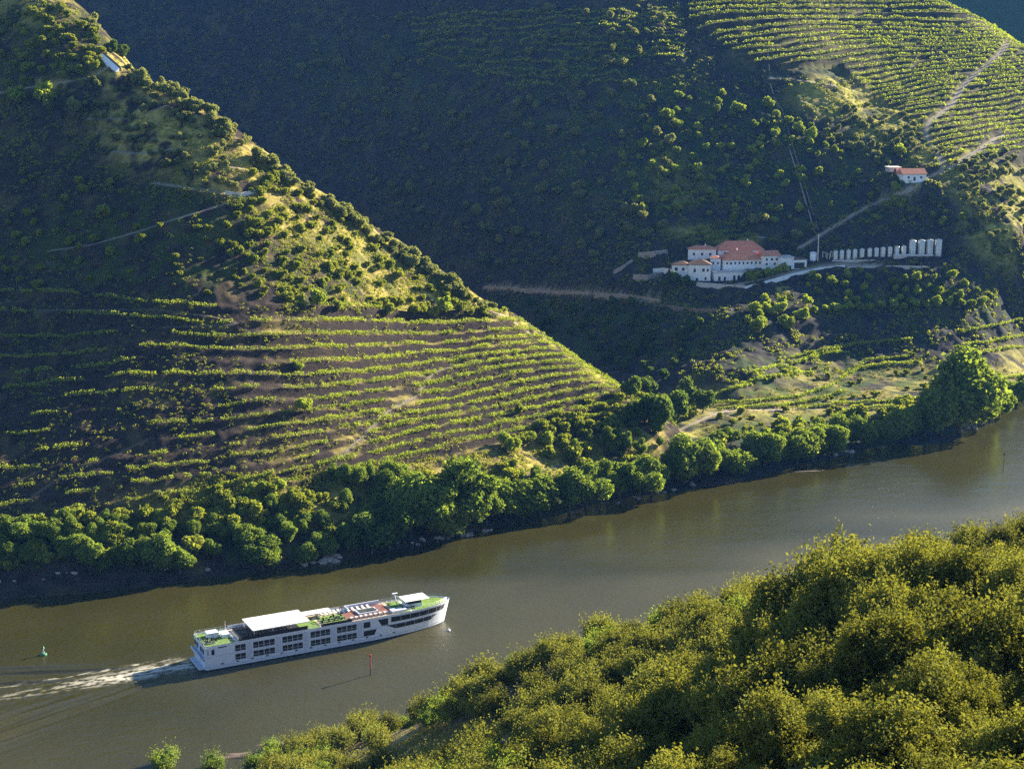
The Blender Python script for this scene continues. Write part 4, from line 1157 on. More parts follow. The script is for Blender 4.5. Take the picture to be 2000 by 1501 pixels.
# ------------------------------------------------------------------ the river cruise ship
LS, BS, HD = 77.0, 5.7, 6.9
def hw(x, z):
    x0 = 46 + 12 * min(1, max(0, z / HD)); L_ = 75.2 + 1.8 * min(1.1, max(0, z / HD))
    t = min(1, max(0, (x - x0) / (L_ - x0)))
    w = BS * (1 - t ** 2.5) ** 0.72
    if x < 1.2: w *= 0.94 + 0.05 * x
    return w
ship = thing("cruise_ship", "long white river cruise ship with green decks and a white slatted awning", "ship", (SHIP_POS[0], SHIP_POS[1], 0.0), SHIP_ANG)
xs = list(np.concatenate([[0, .4, 1.2], np.arange(4, 46, 3), np.arange(46, 70, 1.5), np.arange(70, 77.01, .5)]))
def loft(zs, mat, name, parent=ship, x_lo=0, x_hi=LS, close_top=False, off=0.0):
    mb = MB(); X = [x for x in xs if x_lo <= x <= x_hi]
    rows = []
    for z in zs:
        L_ = 75.2 + 1.8 * min(1.1, max(0, z / HD))
        row = []
        for x in X: row.append((min(x, L_ if x > L_ else x), -hw(min(x, L_), z) - (off if hw(min(x, L_), z) > 0 else 0), z))
        for x in X[::-1]: row.append((min(x, L_ if x > L_ else x), hw(min(x, L_), z) + off, z))
        rows.append(row)
    n = len(rows[0]); b = 0
    for r_ in rows: mb.v += r_
    for i in range(len(rows) - 1):
        for k in range(n):
            mb.f.append((i * n + k, i * n + (k + 1) % n, (i + 1) * n + (k + 1) % n, (i + 1) * n + k)); mb.m.append(0)
    if close_top:
        m_ = len(X); t = (len(rows) - 1) * n
        for k in range(m_ - 1): mb.f.append((t + k, t + k + 1, t + n - 2 - k, t + n - 1 - k)); mb.m.append(0)
    return mb.build(name, mat, parent)
loft([-0.9, 0.0, 0.28], "keel_dark", "keel")
loft([0.28, 1.0, 2.0, 3.6, 5.2, HD], "ship_white", "hull", close_top=True)
loft([0.95, 1.12], "ship_panel", "rubbing_strake", off=0.07)
loft([3.95, 4.12], "ship_panel", "deck_line", x_lo=0, x_hi=54, off=0.05)
loft([HD - 0.02, HD + 0.32], "ship_white", "bulwark", off=0.10)
def side_panel(mb, x0, x1, z0, z1, s=-1, off=0.05, x0b=None, x1b=None):
    n = max(1, int((x1 - x0) / 1.5))
    x0b = x0 if x0b is None else x0b; x1b = x1 if x1b is None else x1b
    for i in range(n):
        a = i / n; b_ = (i + 1) / n
        ta, tb = x0 + (x1 - x0) * a, x0 + (x1 - x0) * b_
        ba, bb = x0b + (x1b - x0b) * a, x0b + (x1b - x0b) * b_
        p = [(ba, s * (hw(ba, z0) + off), z0), (bb, s * (hw(bb, z0) + off), z0), (tb, s * (hw(tb, z1) + off), z1), (ta, s * (hw(ta, z1) + off), z1)]
        mb.quad(p if s < 0 else p[::-1])
    return mb
groups_ = [(8.6, 11.6), (13.8, 20.0), (22.3, 28.3), (30.7, 36.6), (38.7, 44.7)]
for s in (-1, 1):
    for a, b_ in groups_:
        n = 1 if b_ - a < 4 else 2
        for k in range(n):
            xa = a + (b_ - a) * k / n + (0.10 if k else 0); xb = a + (b_ - a) * (k + 1) / n - (0.10 if k < n - 1 else 0)
            for z0, z1 in ((1.95, 3.6), (4.45, 6.2)):
                w = side_panel(MB(), xa, xb, z0, z1, s, 0.05).build("window", "dark_glass", ship)
                fr = MB()
                mid_ = (xa + xb) / 2
                side_panel(fr, mid_ - .05, mid_ + .05, z0, z1, s, 0.08); side_panel(fr, xa, xb, z0 + .62, z0 + .70, s, 0.08)
                side_panel(fr, xa - .08, xb + .08, z1, z1 + .09, s, 0.09); side_panel(fr, xa - .08, xb + .08, z0 - .09, z0, s, 0.09)
                fr.build("frame", "ship_panel", w)
        # panel between the window groups
        side_panel(MB(), b_ + .35, b_ + 1.75, 1.75, 6.5, s, 0.03).build("wall_panel", "ship_panel", ship)
    for (xa, xb, z0, z1, xc, xd) in ((46.9, 49.0, 4.45, 6.2, 46.9, 49.0), (46.9, 51.0, 1.95, 3.6, 46.9, 50.2), (51.4, 54.6, 4.3, 6.3, 52.6, 54.6), (55.6, 76.0, 4.9, 6.45, 55.6, 75.2), (54.0, 71.6, 2.75, 4.1, 57.0, 69.0), (0.8, 2.7, 4.5, 6.0, 0.8, 2.7)):
        w = side_panel(MB(), xa, xb, z0, z1, s, 0.05, xc, xd).build("window", "dark_glass", ship)
        fr = MB(); side_panel(fr, xa, xb, z1, z1 + .10, s, 0.09)
        for xm in np.arange(xa + 3.1, xb - 2, 3.1): side_panel(fr, xm - .04, xm + .04, z0 + .05, z1 - .02, s, 0.08)
        fr.build("frame", "ship_panel", w)
    for xm in list(np.arange(4.5, 60, 4.3)) + [3.8, 4.6, 5.4]:
        z = 1.35 if xm > 6 or xm == 4.5 else 6.2
        side_panel(MB(), xm, xm + .75, z, z + .32, s, 0.06).build("porthole", "dark_glass", ship)
# stern
st = MB()
for (y0, y1) in ((-5.0, -3.3), (-2.7, -0.9), (0.9, 2.7), (3.3, 5.0)):
    MB().quad([(-.06, y1, 4.6), (-.06, y0, 4.6), (-.06, y0, 6.1), (-.06, y1, 6.1)]).build("window", "dark_glass", ship)
MB().box(-1.1, 0.0, -5.3, 5.3, 3.3, 3.55).box(-1.1, -1.0, -5.3, 5.3, 3.55, 4.2).build("stern_balcony", "ship_panel", ship)
MB().box(-.05, -.02, -5.0, 5.0, 2.6, 3.28).build("stern_opening", "dark_screen_shade", ship)
MB().box(-1.6, 0.1, -4.9, 4.9, 0.35, 0.75).build("stern_platform", "ship_panel", ship)
# decks
def deck(x0, x1, y0, y1, mat, name, dz):
    mb = MB(); X = np.arange(x0, x1 + .01, 1.0)
    for a, b_ in zip(X[:-1], X[1:]):
        wa, wb = hw(a, HD) - .15, hw(b_, HD) - .15
        mb.quad([(a, max(-wa, y0), HD + dz), (b_, max(-wb, y0), HD + dz), (b_, min(wb, y1), HD + dz), (a, min(wa, y1), HD + dz)])
    return mb.build(name, mat, ship)
deck(0, 9.5, -6, 6, "turf", "turf_deck", .05)
deck(9.5, 63, -6, 6, "deck_sand", "sun_deck", .05)
deck(28, 34, -5.4, 3, "turf", "turf_deck", .09)
deck(35, 43, -3.5, 2.5, "turf", "turf_deck", .09)
deck(43, 57, -4.6, 4.6, "deck_red", "timber_deck", .09)
deck(58, 62, -5, 5, "turf", "turf_deck", .09)
deck(63, 76, -6, 6, "turf", "turf_deck", .05)
MB().box(11, 28.5, -5.35, 5.35, HD + .06, HD + .10).build("awning_shade", "dark_screen_shade", ship)  # dark sheet on the deck standing in for shade under the awning
MB().box(9.8, 30, -5.5, -5.38, HD + .05, HD + 1.25).build("glass_screen", "dark_screen_shade", ship)
MB().box(34, 43.5, -5.5, -5.4, HD + .05, HD + .95).build("glass_screen", "dark_screen_shade", ship)
MB().box(9.8, 43.5, 5.38, 5.5, HD + .05, HD + 1.0).build("glass_screen", "ship_panel", ship)
aw = MB()
for k in range(20): aw.box(14.2 + k * .82, 14.2 + k * .82 + .62, -5.3, 5.0, HD + 2.42 + .04 * math.sin(k), HD + 2.50 + .04 * math.sin(k))
awn = aw.build("awning", "awning_white", ship)
MB().box(14.0, 30.8, -5.42, -5.28, HD + 2.28, HD + 2.52).box(14.0, 30.8, 4.98, 5.12, HD + 2.28, HD + 2.52).box(14.0, 14.14, -5.28, 4.98, HD + 2.28, HD + 2.50).box(30.66, 30.8, -5.28, 4.98, HD + 2.28, HD + 2.50).build("frame", "awning_white", awn)
for x in (14.4, 19.8, 25.2, 30.4):
    for y in (-5.2, 4.9): MB().tube((x, y, HD), (x, y, HD + 2.3), .07).build("post", "ship_panel", awn)
lo = MB()
lo.box(31.5, 40, 1.8, 5.0, HD + 1.55, HD + 1.62).build("sun_shade", "awning_white", ship)
# railings
for s in (-1, 1):
    r_ = MB()
    for a, b_ in zip(np.arange(0.3, 75.5, 1.5)[:-1], np.arange(0.3, 75.5, 1.5)[1:]):
        if s < 0 and (9.8 < a < 30 or 34 < a < 43): continue
        for zz in (HD + .65, HD + 1.15): r_.tube((a, s * (hw(a, HD) - .1), zz), (b_, s * (hw(b_, HD) - .1), zz), .035, n=5)
        r_.tube((a, s * (hw(a, HD) - .1), HD), (a, s * (hw(a, HD) - .1), HD + 1.15), .04, n=5)
    r_.build("railing", "rail_metal", ship)
r_ = MB()
for zz in (HD + .65, HD + 1.15): r_.tube((.2, -5.2, zz), (.2, 5.2, zz), .035, n=5)
for y in np.arange(-5.2, 5.3, 1.3): r_.tube((.2, y, HD), (.2, y, HD + 1.15), .04, n=5)
r_.build("railing", "rail_metal", ship)
# wheelhouse with its white sunshade roof, and the mast
wh = MB().box(62.4, 67.0, -2.3, 2.3, HD + .05, HD + 1.15).build("wheelhouse", "ship_white", ship)
MB().box(62.5, 66.9, -2.2, 2.2, HD + 1.15, HD + 2.0, top=.15).build("window", "dark_glass", wh)
MB().box(61.6, 69.4, -2.6, 2.9, HD + 2.0, HD + 2.16).build("roof", "awning_white", wh)
MB().box(56.5, 61.2, -4.6, -2.2, HD + .1, HD + .75).build("console", "ship_panel", ship)
ms = MB().tube((60.4, 1.2, HD), (59.6, 1.2, HD + 3.8), .16, .10).tube((60.3, .6, HD + 3.1), (59.4, 1.9, HD + 3.1), .10).build("radar_mast", "ship_white", ship)
MB().box(58.9, 60.6, .9, 1.5, HD + 3.85, HD + 4.05).build("radar", "ship_white", ms)
MB().tube((8.6, 3.6, HD), (8.6, 3.6, HD + 3.4), .06, .04).build("flag_pole", "rail_metal", ship)
MB().box(45.0, 56, 4.9, 5.2, HD + .1, HD + 1.3).box(45.0, 45.2, 2.4, 4.9, HD + .1, HD + 1.3).build("wind_screen", "ship_panel", ship)
MB().box(47.2, 53.4, -1.4, 2.2, HD + .1, HD + .55).build("pool_wall", "ship_panel", ship)
MB().box(47.6, 53.0, -1.1, 1.9, HD + .55, HD + .58).build("pool_water", "seat_dark", ship)
MB().box(2.6, 5.8, .6, 3.4, HD + .06, HD + 1.5).box(6.4, 8.6, -1.0, 2.4, HD + .06, HD + 1.1).build("stair_house", "ship_white", ship)
MB().tube((74.4, 0, 2.2), (74.4, 0, 2.0), .5).build("anchor_recess", "dark_screen_shade", ship)
ca, sa = math.cos(SHIP_ANG), math.sin(SHIP_ANG)
def on_ship(x, y): return (SHIP_POS[0] + x * ca - y * sa, SHIP_POS[1] + x * sa + y * ca)
def chair_proto():
    root = thing("deck_chair", "x", "chair", (0, 0, -50))
    MB().box(-.3, .3, -.3, .3, .38, .48).build("seat", "seat_dark", root)
    MB().quad([(-.32, .28, .48), (.32, .28, .48), (.32, .42, .95), (-.32, .42, .95)]).quad([(.32, .33, .48), (-.32, .33, .48), (-.32, .47, .95), (.32, .47, .95)]).build("backrest", "seat_dark", root)
    lg = MB()
    for x in (-.26, .26):
        for y in (-.26, .26): lg.box(x - .03, x + .03, y - .03, y + .03, 0, .38)
    lg.build("legs", "rail_metal", root)
    return root
def lounger_proto():
    root = thing("sun_lounger", "x", "sun lounger", (0, 0, -50))
    MB().box(-.35, .35, -.9, .4, .28, .38).build("mattress", "awning_white", root)
    MB().quad([(-.35, .4, .38), (.35, .4, .38), (.35, .95, .78), (-.35, .95, .78)]).quad([(.35, .42, .30), (-.35, .42, .30), (-.35, .97, .70), (.35, .97, .70)]).build("backrest", "awning_white", root)
    MB().box(-.36, .36, -.88, -.82, 0, .28).box(-.36, .36, .3, .36, 0, .28).build("frame", "rail_metal", root)
    return root
def copy_tree(o, parent=None):
    c = o.copy(); C.objects.link(c)
    if parent is not None: c.parent = parent; c.matrix_parent_inverse = o.matrix_parent_inverse.copy()
    for ch in list(o.children): copy_tree(ch, c)
    return c
def scatter_furn(pr, spots, label, group):
    for i, (x, y, a) in enumerate(spots):
        o = pr if i == 0 else copy_tree(pr)
        wx, wy = on_ship(x, y); o.location = (wx, wy, HD + .10); o.rotation_euler = (0, 0, SHIP_ANG + a)
        o["label"] = label; o["group"] = group
scatter_furn(chair_proto(), [(1.4 + .9 * i, -3.6 + 1.3 * j + .4 * (i % 2), .7 * i + j) for i in range(4) for j in range(3)], "dark chair on the green stern deck of the cruise ship", "chairs on the stern deck")
scatter_furn(chair_proto(), [(35.2 + 1.15 * i, -3.4 + 1.5 * j, 1.1 * i + j) for i in range(7) for j in range(3)], "dark chair on the middle deck of the cruise ship, right of the awning", "chairs on the middle deck")
scatter_furn(lounger_proto(), [(36 + 1.4 * i, 3.6 + .2 * (i % 2), 0.2) for i in range(6)] + [(44 + 1.6 * i, 3.3, .1) for i in range(6)], "white sun lounger along the far rail of the cruise ship", "sun loungers along the far rail")
scatter_furn(lounger_proto(), [(44.2 + 1.5 * i, -3.4, 3.0) for i in range(8)], "white sun lounger on the red timber deck of the cruise ship", "sun loungers on the timber deck")
scatter_furn(chair_proto(), [(60.3 + .9 * i, -3.6 + .2 * i, 1.1 * i) for i in range(5)] + [(57.8, 1.5, .3), (58.7, 2.6, 1.3)], "dark chair beside the wheelhouse of the cruise ship", "chairs beside the wheelhouse")

# ------------------------------------------------------------------ river marks
def water_at(px, py):
    rx, rz = ray(px, py); Y = CAM_H / -float(rz); return float(rx) * Y, Y
x, y = water_at(724, 1317)
bc = thing("beacon_post", "slim red river beacon post standing in front of the ship", "beacon", (x, y, 0))
MB().tube((0, 0, -2), (0, 0, 1.8), .16, n=10).build("base", "keel_dark", bc)
MB().tube((0, 0, 1.8), (0, 0, 5.4), .17, n=10).build("pole", "red_paint", bc)
MB().box(-.28, .28, -.28, .28, 5.4, 5.9, top=.06).build("topmark", "red_paint", bc)
x, y = water_at(85, 1278)
by = thing("buoy", "small green channel buoy on the water at the left", "buoy", (x, y, 0))
MB().lathe([(0, -.4), (.9, -.35), (1.0, .2), (.75, .45), (0, .5)], 16).build("float", "green_paint", by, True)
MB().tube((0, 0, .4), (0, 0, 2.0), .14).tube((-.4, 0, .45), (0, 0, 1.6), .06).tube((.4, 0, .45), (0, 0, 1.6), .06).build("tower", "rail_metal", by)
MB().lathe([(.02, 2.0), (.42, 2.0), (.02, 2.7)], 12).build("topmark", "green_paint", by)
x, y = water_at(876, 1231)
by = thing("buoy", "tiny white buoy floating just off the ship's bow", "buoy", (x, y, 0))
MB().lathe([(0, -.3), (.45, -.2), (.55, .15), (.35, .5), (0, .6)], 14).build("float", "ship_white", by, True)
MB().tube((0, 0, .5), (0, 0, 1.1), .08).build("stem", "rail_metal", by)
x, y = water_at(1959, 922)
pl = thing("marker_pole", "thin grey pole standing in the river near the right edge", "pole", (x, y, 0))
MB().tube((0, 0, -2), (0, 0, 8.6), .16, .10).build("shaft", "bark", pl)
MB().box(-.3, .3, -.05, .05, 7.6, 8.5).build("board", "bark", pl)
# ------------------------------------------------------------------ buildings
simple("whitewash", (0.82, 0.83, 0.85), 0.85, var=0.10, scale=0.6)
simple("rock", (0.34, 0.29, 0.25), 0.95, var=0.35, scale=0.8)
simple("old_plaster", (0.50, 0.48, 0.46), 0.9, var=0.22, scale=0.8)
simple("stone_wall", (0.20, 0.17, 0.15), 0.95, var=0.35, scale=1.4)
simple("brown_tile", (0.15, 0.085, 0.055), 0.85, var=0.3, scale=2.0)
simple("dark_opening", (0.02, 0.022, 0.028), 0.4)
simple("steel_tank", (0.58, 0.57, 0.54), 0.38, 0.35, var=0.12, scale=0.5)
simple("concrete", (0.55, 0.53, 0.50), 0.9, var=0.15, scale=0.7)
m, nt, b = new_mat("red_tile")
wv_ = nt.nodes.new("ShaderNodeTexWave"); wv_.inputs["Scale"].default_value = 3.2; wv_.inputs["Distortion"].default_value = 0.6
tc_ = nt.nodes.new("ShaderNodeTexCoord"); nt.links.new(tc_.outputs["Object"], wv_.inputs["Vector"])
c_ = ramp(nt, noise(nt, 0.9, 4), [(0.3, (0.52, 0.17, 0.09)), (0.7, (0.78, 0.32, 0.19))])
nt.links.new(mixc(nt, 0.35, c_, ramp(nt, wv_.outputs["Fac"], [(0.2, (.6, .6, .6)), (0.8, (1.2, 1.2, 1.2))]), 'MULTIPLY'), b.inputs["Base Color"])
b.inputs["Roughness"].default_value = 0.85

def roof_mb(w, d, z, rise, kind="hip", ov=.5):
    mb = MB(); x, y = w / 2 + ov, d / 2 + ov
    e = [(-x, -y, z), (x, -y, z), (x, y, z), (-x, y, z)]
    if kind == "hip":
        if w >= d: r1, r2 = (-x + y, 0, z + rise), (x - y, 0, z + rise)
        else: r1, r2 = (0, -y + x, z + rise), (0, y - x, z + rise)
        if w >= d: mb.quad([e[0], e[1], r2, r1]).quad([e[1], e[2], r2]).quad([e[2], e[3], r1, r2]).quad([e[3], e[0], r1])
        else: mb.quad([e[0], e[1], r1]).quad([e[1], e[2], r2, r1]).quad([e[2], e[3], r2]).quad([e[3], e[0], r1, r2])
    elif kind == "gable":
        r1, r2 = (-x, 0, z + rise), (x, 0, z + rise)
        mb.quad([e[0], e[1], r2, r1]).quad([e[2], e[3], r1, r2]).quad([e[1], e[2], r2]).quad([e[3], e[0], r1])
    elif kind == "shed":
        mb.quad([e[0], e[1], (x, y, z + rise), (-x, y, z + rise)]).quad([e[1], e[2], (x, y, z + rise)]).quad([e[3], e[0], (-x, y, z + rise)]).quad([e[2], e[3], (-x, y, z + rise), (x, y, z + rise)])
    mb.box(-x, x, -y, y, z - .28, z - .003)
    return mb
def house(name, label, px, py, Y, w, d, h, rz=0, roof="hip", rise=2.0, mat="whitewash", rmat="red_tile", wins=(), doors=(), group=None, z=None, chim=None):
    """stands on the ground where its front foot is seen at a photo pixel; wins: (face, along, sill, width, height)"""
    x, yy, z0 = at(px, py, Y)
    c, s = math.cos(rz), math.sin(rz)
    z0 = z0 if z is None else z
    b_ = thing(name, label, "building", (x - s * d / 2 * 1.0, yy + c * d / 2, z0), rz, group)
    MB().box(-w / 2, w / 2, -d / 2, d / 2, -5.0, h).build("wall", mat, b_)
    rf = roof_mb(w, d, h + .29, rise, roof).build("roof", rmat, b_)
    if chim:
        for (cx_, cy_) in chim: MB().box(cx_ - .4, cx_ + .4, cy_ - .4, cy_ + .4, h, h + rise + 1.2).build("chimney", "whitewash", rf)
    def opening(face, a, sill, ww, hh, nm, mt):
        t = .06
        if face == 'S': bx = (a - ww / 2, a + ww / 2, -d / 2 - t, -d / 2 - .01); fx = (a - ww / 2 - .12, a + ww / 2 + .12, -d / 2 - .04, -d / 2 - .005)
        elif face == 'E': bx = (w / 2 + .01, w / 2 + t, a - ww / 2, a + ww / 2); fx = (w / 2 + .005, w / 2 + .04, a - ww / 2 - .12, a + ww / 2 + .12)
        elif face == 'W': bx = (-w / 2 - t, -w / 2 - .01, a - ww / 2, a + ww / 2); fx = (-w / 2 - .04, -w / 2 - .005, a - ww / 2 - .12, a + ww / 2 + .12)
        o_ = MB().box(*bx, sill, sill + hh).build(nm, mt, b_)
        MB().box(*fx, sill - .12, sill + hh + .12).build("frame", "old_plaster", o_)
    for (f_, a, sl, ww, hh) in wins: opening(f_, a, sl, ww, hh, "window", "dark_opening")
    for (f_, a, ww, hh) in doors: opening(f_, a, 0.02, ww, hh, "door", "dark_opening")
    return b_
house("manor_house", "tall white block with brown hipped roof at the left front of the estate", 1366, 551, 848, 13.0, 11, 10.4, R(-8), "hip", 2.6, rmat="brown_tile",
      wins=[('S', -3.0, 6.0, 1.3, 2.0), ('S', 2.2, 6.4, 1.3, 1.8), ('S', 4.8, 6.4, .9, 1.6), ('S', 3.6, 1.5, 1.0, 1.6), ('E', 0, 6.4, 1.2, 1.6)], doors=[('S', -1.5, 1.4, 2.4)])
house("farm_wing", "low white wing with brown roof joined to the left of the tall block", 1329, 536, 852, 10.5, 9, 5.6, R(-8), "hip", 2.0, rmat="brown_tile",
      wins=[('S', -2.6, 2.4, 1.6, 1.8), ('S', 1.6, 2.4, 1.3, 1.7)])
house("farm_building", "white two storey building with thin red roof at the back left of the estate", 1371, 510, 872, 17.0, 9, 7.2, R(-6), "hip", 1.8,
      wins=[('S', -5, 3.6, 1.2, 1.5), ('S', 0, 3.6, 1.2, 1.5), ('S', 5, 3.6, 1.2, 1.5)], chim=[(2, 0)])
house("small_tower", "narrow white tower with small red roof between the front block and the big roofs", 1397, 527, 858, 6.2, 6, 6.8, R(-8), "hip", 1.5, wins=[('S', -1.2, 3.4, .9, 1.4), ('S', 1.5, 3.4, .9, 1.4), ('E', 0, 3.4, 1, 1.4)])
house("wine_hall", "long hall under the largest red tiled roof, rear of the two big roofs", 1447, 502, 874, 29.0, 12, 4.2, R(6), "hip", 5.0, wins=[('S', -10, 1.5, 1.4, 1.6)], chim=[(6, 1.5)])
house("wine_hall", "hall with red tiled roof and a row of small windows, front one of two", 1452, 524, 858, 25.0, 12, 5.0, R(10), "hip", 5.2,
      wins=[('S', -10.5 + 2.6 * i, 2.6, 1.0, 1.3) for i in range(9)], chim=[(-2, 1)])
house("gabled_house", "white gabled house with two rows of windows at the right end of the red roofs", 1507, 522, 858, 11.0, 12, 6.8, R(12), "gable", 2.6,
      wins=[('S', -3.2, 4.2, 1.1, 1.3), ('S', 0, 4.2, 1.1, 1.3), ('S', 3.2, 4.2, 1.1, 1.3), ('S', -3.2, 1.4, 1.1, 1.3), ('S', 2.0, 1.4, 1.1, 1.3)])
house("outbuilding", "square white outbuilding with pale flat roof right of the red roofs", 1537, 527, 856, 8.5, 8, 7.4, R(12), "shed", .5, rmat="old_plaster", wins=[('S', -1.5, 3.4, 1.0, 1.4)], doors=[('S', 1.8, 1.6, 2.4)])
house("outbuilding", "low open outbuilding with rusty flat roof beside the white cistern", 1561, 525, 858, 9.5, 7, 5.6, R(12), "shed", .5, rmat="brown_tile", wins=[('S', 0, .4, 6.5, 3.4)])
house("terrace_house", "long low white range with doors along the front terrace of the estate", 1442, 547, 850, 30.0, 5, 5.0, R(12), "shed", .3, rmat="old_plaster",
      doors=[('S', -12, 1.4, 2.4), ('S', -8.6, 1.2, 2.2), ('S', -2.6, 1.4, 2.8), ('S', .2, 1.4, 2.8)], wins=[('S', 6, 1.8, 1.0, 1.2), ('S', 10, 1.8, 1.0, 1.2)])
house("hut", "small white hut with dark doorway on the slope behind the red roofs", 1493, 474, 894, 7.6, 5, 3.2, R(4), "shed", .4, rmat="old_plaster", doors=[('S', 1.6, 2.6, 2.6)])
house("cottage", "white cottage with red tiled roof alone beside the track at right", 1786, 353, 915, 16.0, 9, 4.0, R(10), "gable", 3.4, wins=[('S', -4, 1.4, 1.2, 1.3), ('S', 4.5, 1.4, 1.2, 1.3), ('E', 0, 1.4, 1.2, 1.2)], doors=[('S', 0, 1.3, 2.2)])
house("shed", "low grey shed at the left side of the lone red roofed cottage", 1748, 336, 926, 8.0, 6, 2.8, R(10), "shed", .5, mat="old_plaster", rmat="concrete", doors=[('S', 0, 1.6, 2.0)])
house("hut", "tiny white hut on the dark lower slope of the left hillside", 226, 903, 487, 1.9, 1.8, 1.7, R(10), "shed", .3, rmat="whitewash", doors=[('S', 0, .6, 1.1)])

# tanks
def tank(px, py, Y, r, h, label, group, cat="tank"):
    x, y, z = at(px, py, Y)
    t = thing("wine_tank", label, cat, (x, y, z), random.uniform(0, 6), group)
    MB().lathe([(r, -1.0), (r, h), (r * .96, h + .12), (r * .5, h + .38), (0.02, h + .45)], 24).build("body", "steel_tank", t, True)
    MB().lathe([(.28, h + .36), (.28, h + .75), (.02, h + .78)], 10).build("hatch", "rail_metal", t)
    bd = MB()
    for zz in (h * .33, h * .66): bd.lathe([(r + .03, zz - .06), (r + .05, zz), (r + .03, zz + .06)], 24)
    bd.build("band", "rail_metal", t)
    MB().box(r - .02, r + .14, -.22, -.16, .3, h).box(r - .02, r + .14, .16, .22, .3, h).build("ladder", "rail_metal", t)
cxs = [1290, 1325, 1362, 1398, 1438, 1480, 1518, 1555, 1593, 1632, 1670]
for i, c_ in enumerate(cxs):
    tank(1180 + c_ / 2.857, 508 - i * .55, 866, 1.42, 5.4 + i * .14, "slim steel wine tank in the long row on the platform right of the estate", "slim steel tanks in the long row")
for i, c_ in enumerate((1718, 1768, 1814, 1862)):
    tank(1180 + c_ / 2.857, 500 - i * .6, 868, 2.1, 9.4, ("tall steel tank next to the row of slim ones, first of four big ones", "second of the four tall steel tanks, counted from the slim ones", "third of the four tall steel tanks, counted from the slim ones", "tall steel tank at the far right end of the row")[i], "tall steel tanks")
x, y, z = at(1588, 508, 866)
t = thing("cistern", "stubby white cistern beside the tall pole at the estate", "tank", (x, y, z))
MB().lathe([(2.0, -1), (2.0, 4.6), (1.7, 4.9), (.02, 5.1)], 20).build("body", "whitewash", t, True)
MB().lathe([(2.06, 4.2), (2.12, 4.35), (2.06, 4.5)], 20).build("rim", "concrete", t)
x, y, z = at(1597, 510, 864)
t = thing("utility_pole", "tall pale pole rising between the estate and the tanks", "pole", (x, y, z))
MB().tube((0, 0, -1), (0, 0, 17.0), .42, .26, 10).build("shaft", "concrete", t)
MB().box(-1.4, 1.4, -.1, .1, 15.4, 15.65).build("crossarm", "concrete", t)
for i, (px, py) in enumerate(((1610, 500), (1618, 503), (1624, 499))):
    x, y, z = at(px, py, 866)
    t = thing("valve_stand", "pale pipe frame beside the left end of the row of tanks", "pipe frame", (x, y, z), .4 * i, "pipe frames beside the tanks")
    MB().tube((-1, 0, -1), (-1, 0, 3), .2).tube((1, 0, -1), (1, 0, 2.4), .2).tube((-1, 0, 2.2), (1, 0, 2.2), .16).build("pipe", "steel_tank", t)

# walls that follow the ground
def wall(G, pts, h, th, mat, label, name="retaining_wall", down=1.5, group=None, cap=None, Y=None, cat="wall"):
    if Y is None:
        W_ = on_ground(G, [p[0] for p in pts], [p[1] for p in pts])
    else:
        W_ = np.array([at(p[0], p[1], (Y[0] + (Y[1] - Y[0]) * i / (len(pts) - 1))) for i, p in enumerate(pts)])
    W_ = W_[~np.isnan(W_[:, 0])]
    Pn = []
    for a, b_ in zip(W_[:-1], W_[1:]):
        n = max(1, int(np.hypot(*(b_ - a)[:2]) / 3))
        for k in range(n): Pn.append(a + (b_ - a) * k / n)
    Pn.append(W_[-1]); Pn = np.array(Pn)
    def strip(lo, hi, t):
        mb = MB(); n = len(Pn)
        for i in range(n):
            d = Pn[min(i + 1, n - 1)] - Pn[max(i - 1, 0)]; nn = np.array([-d[1], d[0]]); nn = nn / (np.hypot(*nn) + 1e-9)
            for s in (-1, 1):
                for zz in (lo, hi): mb.v.append((Pn[i][0] + nn[0] * t * s, Pn[i][1] + nn[1] * t * s, Pn[i][2] + zz))
        for i in range(n - 1):
            a = i * 4; c = a + 4
            for q in ((a, c, c + 1, a + 1), (a + 2, a + 3, c + 3, c + 2), (a + 1, c + 1, c + 3, a + 3), (a, a + 2, c + 2, c)): mb.f.append(q); mb.m.append(0)
        for a in (0, (n - 1) * 4): mb.f.append((a, a + 1, a + 3, a + 2)); mb.m.append(0)
        return mb
    o_ = strip(-down, h, th / 2).build(name, mat)
    tag(o_, label, cat, group)
    if cap: strip(h, h + .15, th / 2 + .12).build("coping", cap, o_)
    return o_
wall(GF, [(1455,563),(1500,551),(1545,538),(1600,526),(1650,521)], 1.0, .6, "whitewash", "white parapet curving along the road in front of the estate", cap="whitewash")
wall(GF, [(1655,523),(1700,522),(1760,521),(1815,523)], .9, .6, "old_plaster", "grey parapet continuing the road edge below the tanks")
wall(GF, [(1745,512),(1790,512),(1822,513)], 4.6, 1.2, "old_plaster", "high pale retaining wall under the four tall tanks", down=3, Y=(860, 860), cap="whitewash")
wall(GF, [(1625,513),(1690,512),(1745,512)], 1.6, 1.0, "old_plaster", "low pale wall under the row of slim tanks", down=2, Y=(861, 860))
wall(GF, [(1246,503),(1275,501),(1303,497)], 3.0, .8, "rock", "white weathered terrace wall left of the estate, the upper one", cap="old_plaster")
wall(GF, [(1198,534),(1214,526),(1235,512)], 2.0, .8, "rock", "pale wall of the ramp at the far left of the estate")
wall(GF, [(1236,545),(1265,546),(1292,541)], 3.0, .8, "rock", "pale weathered terrace wall left of the tall white block, the lower one")
wall(GF, [(1275,531),(1295,529),(1312,532)], 2.0, .8, "whitewash", "low white wall touching the left wing of the estate")
wall(GF, [(945,562),(1000,566),(1080,571),(1150,574)], 1.3, .7, "rock", "long pale stone wall beside the valley road behind the left hillside")
wall(GF, [(1160,580),(1220,582),(1290,592)], 2.4, .7, "rock", "rough pale stone wall below the valley road left of the estate")
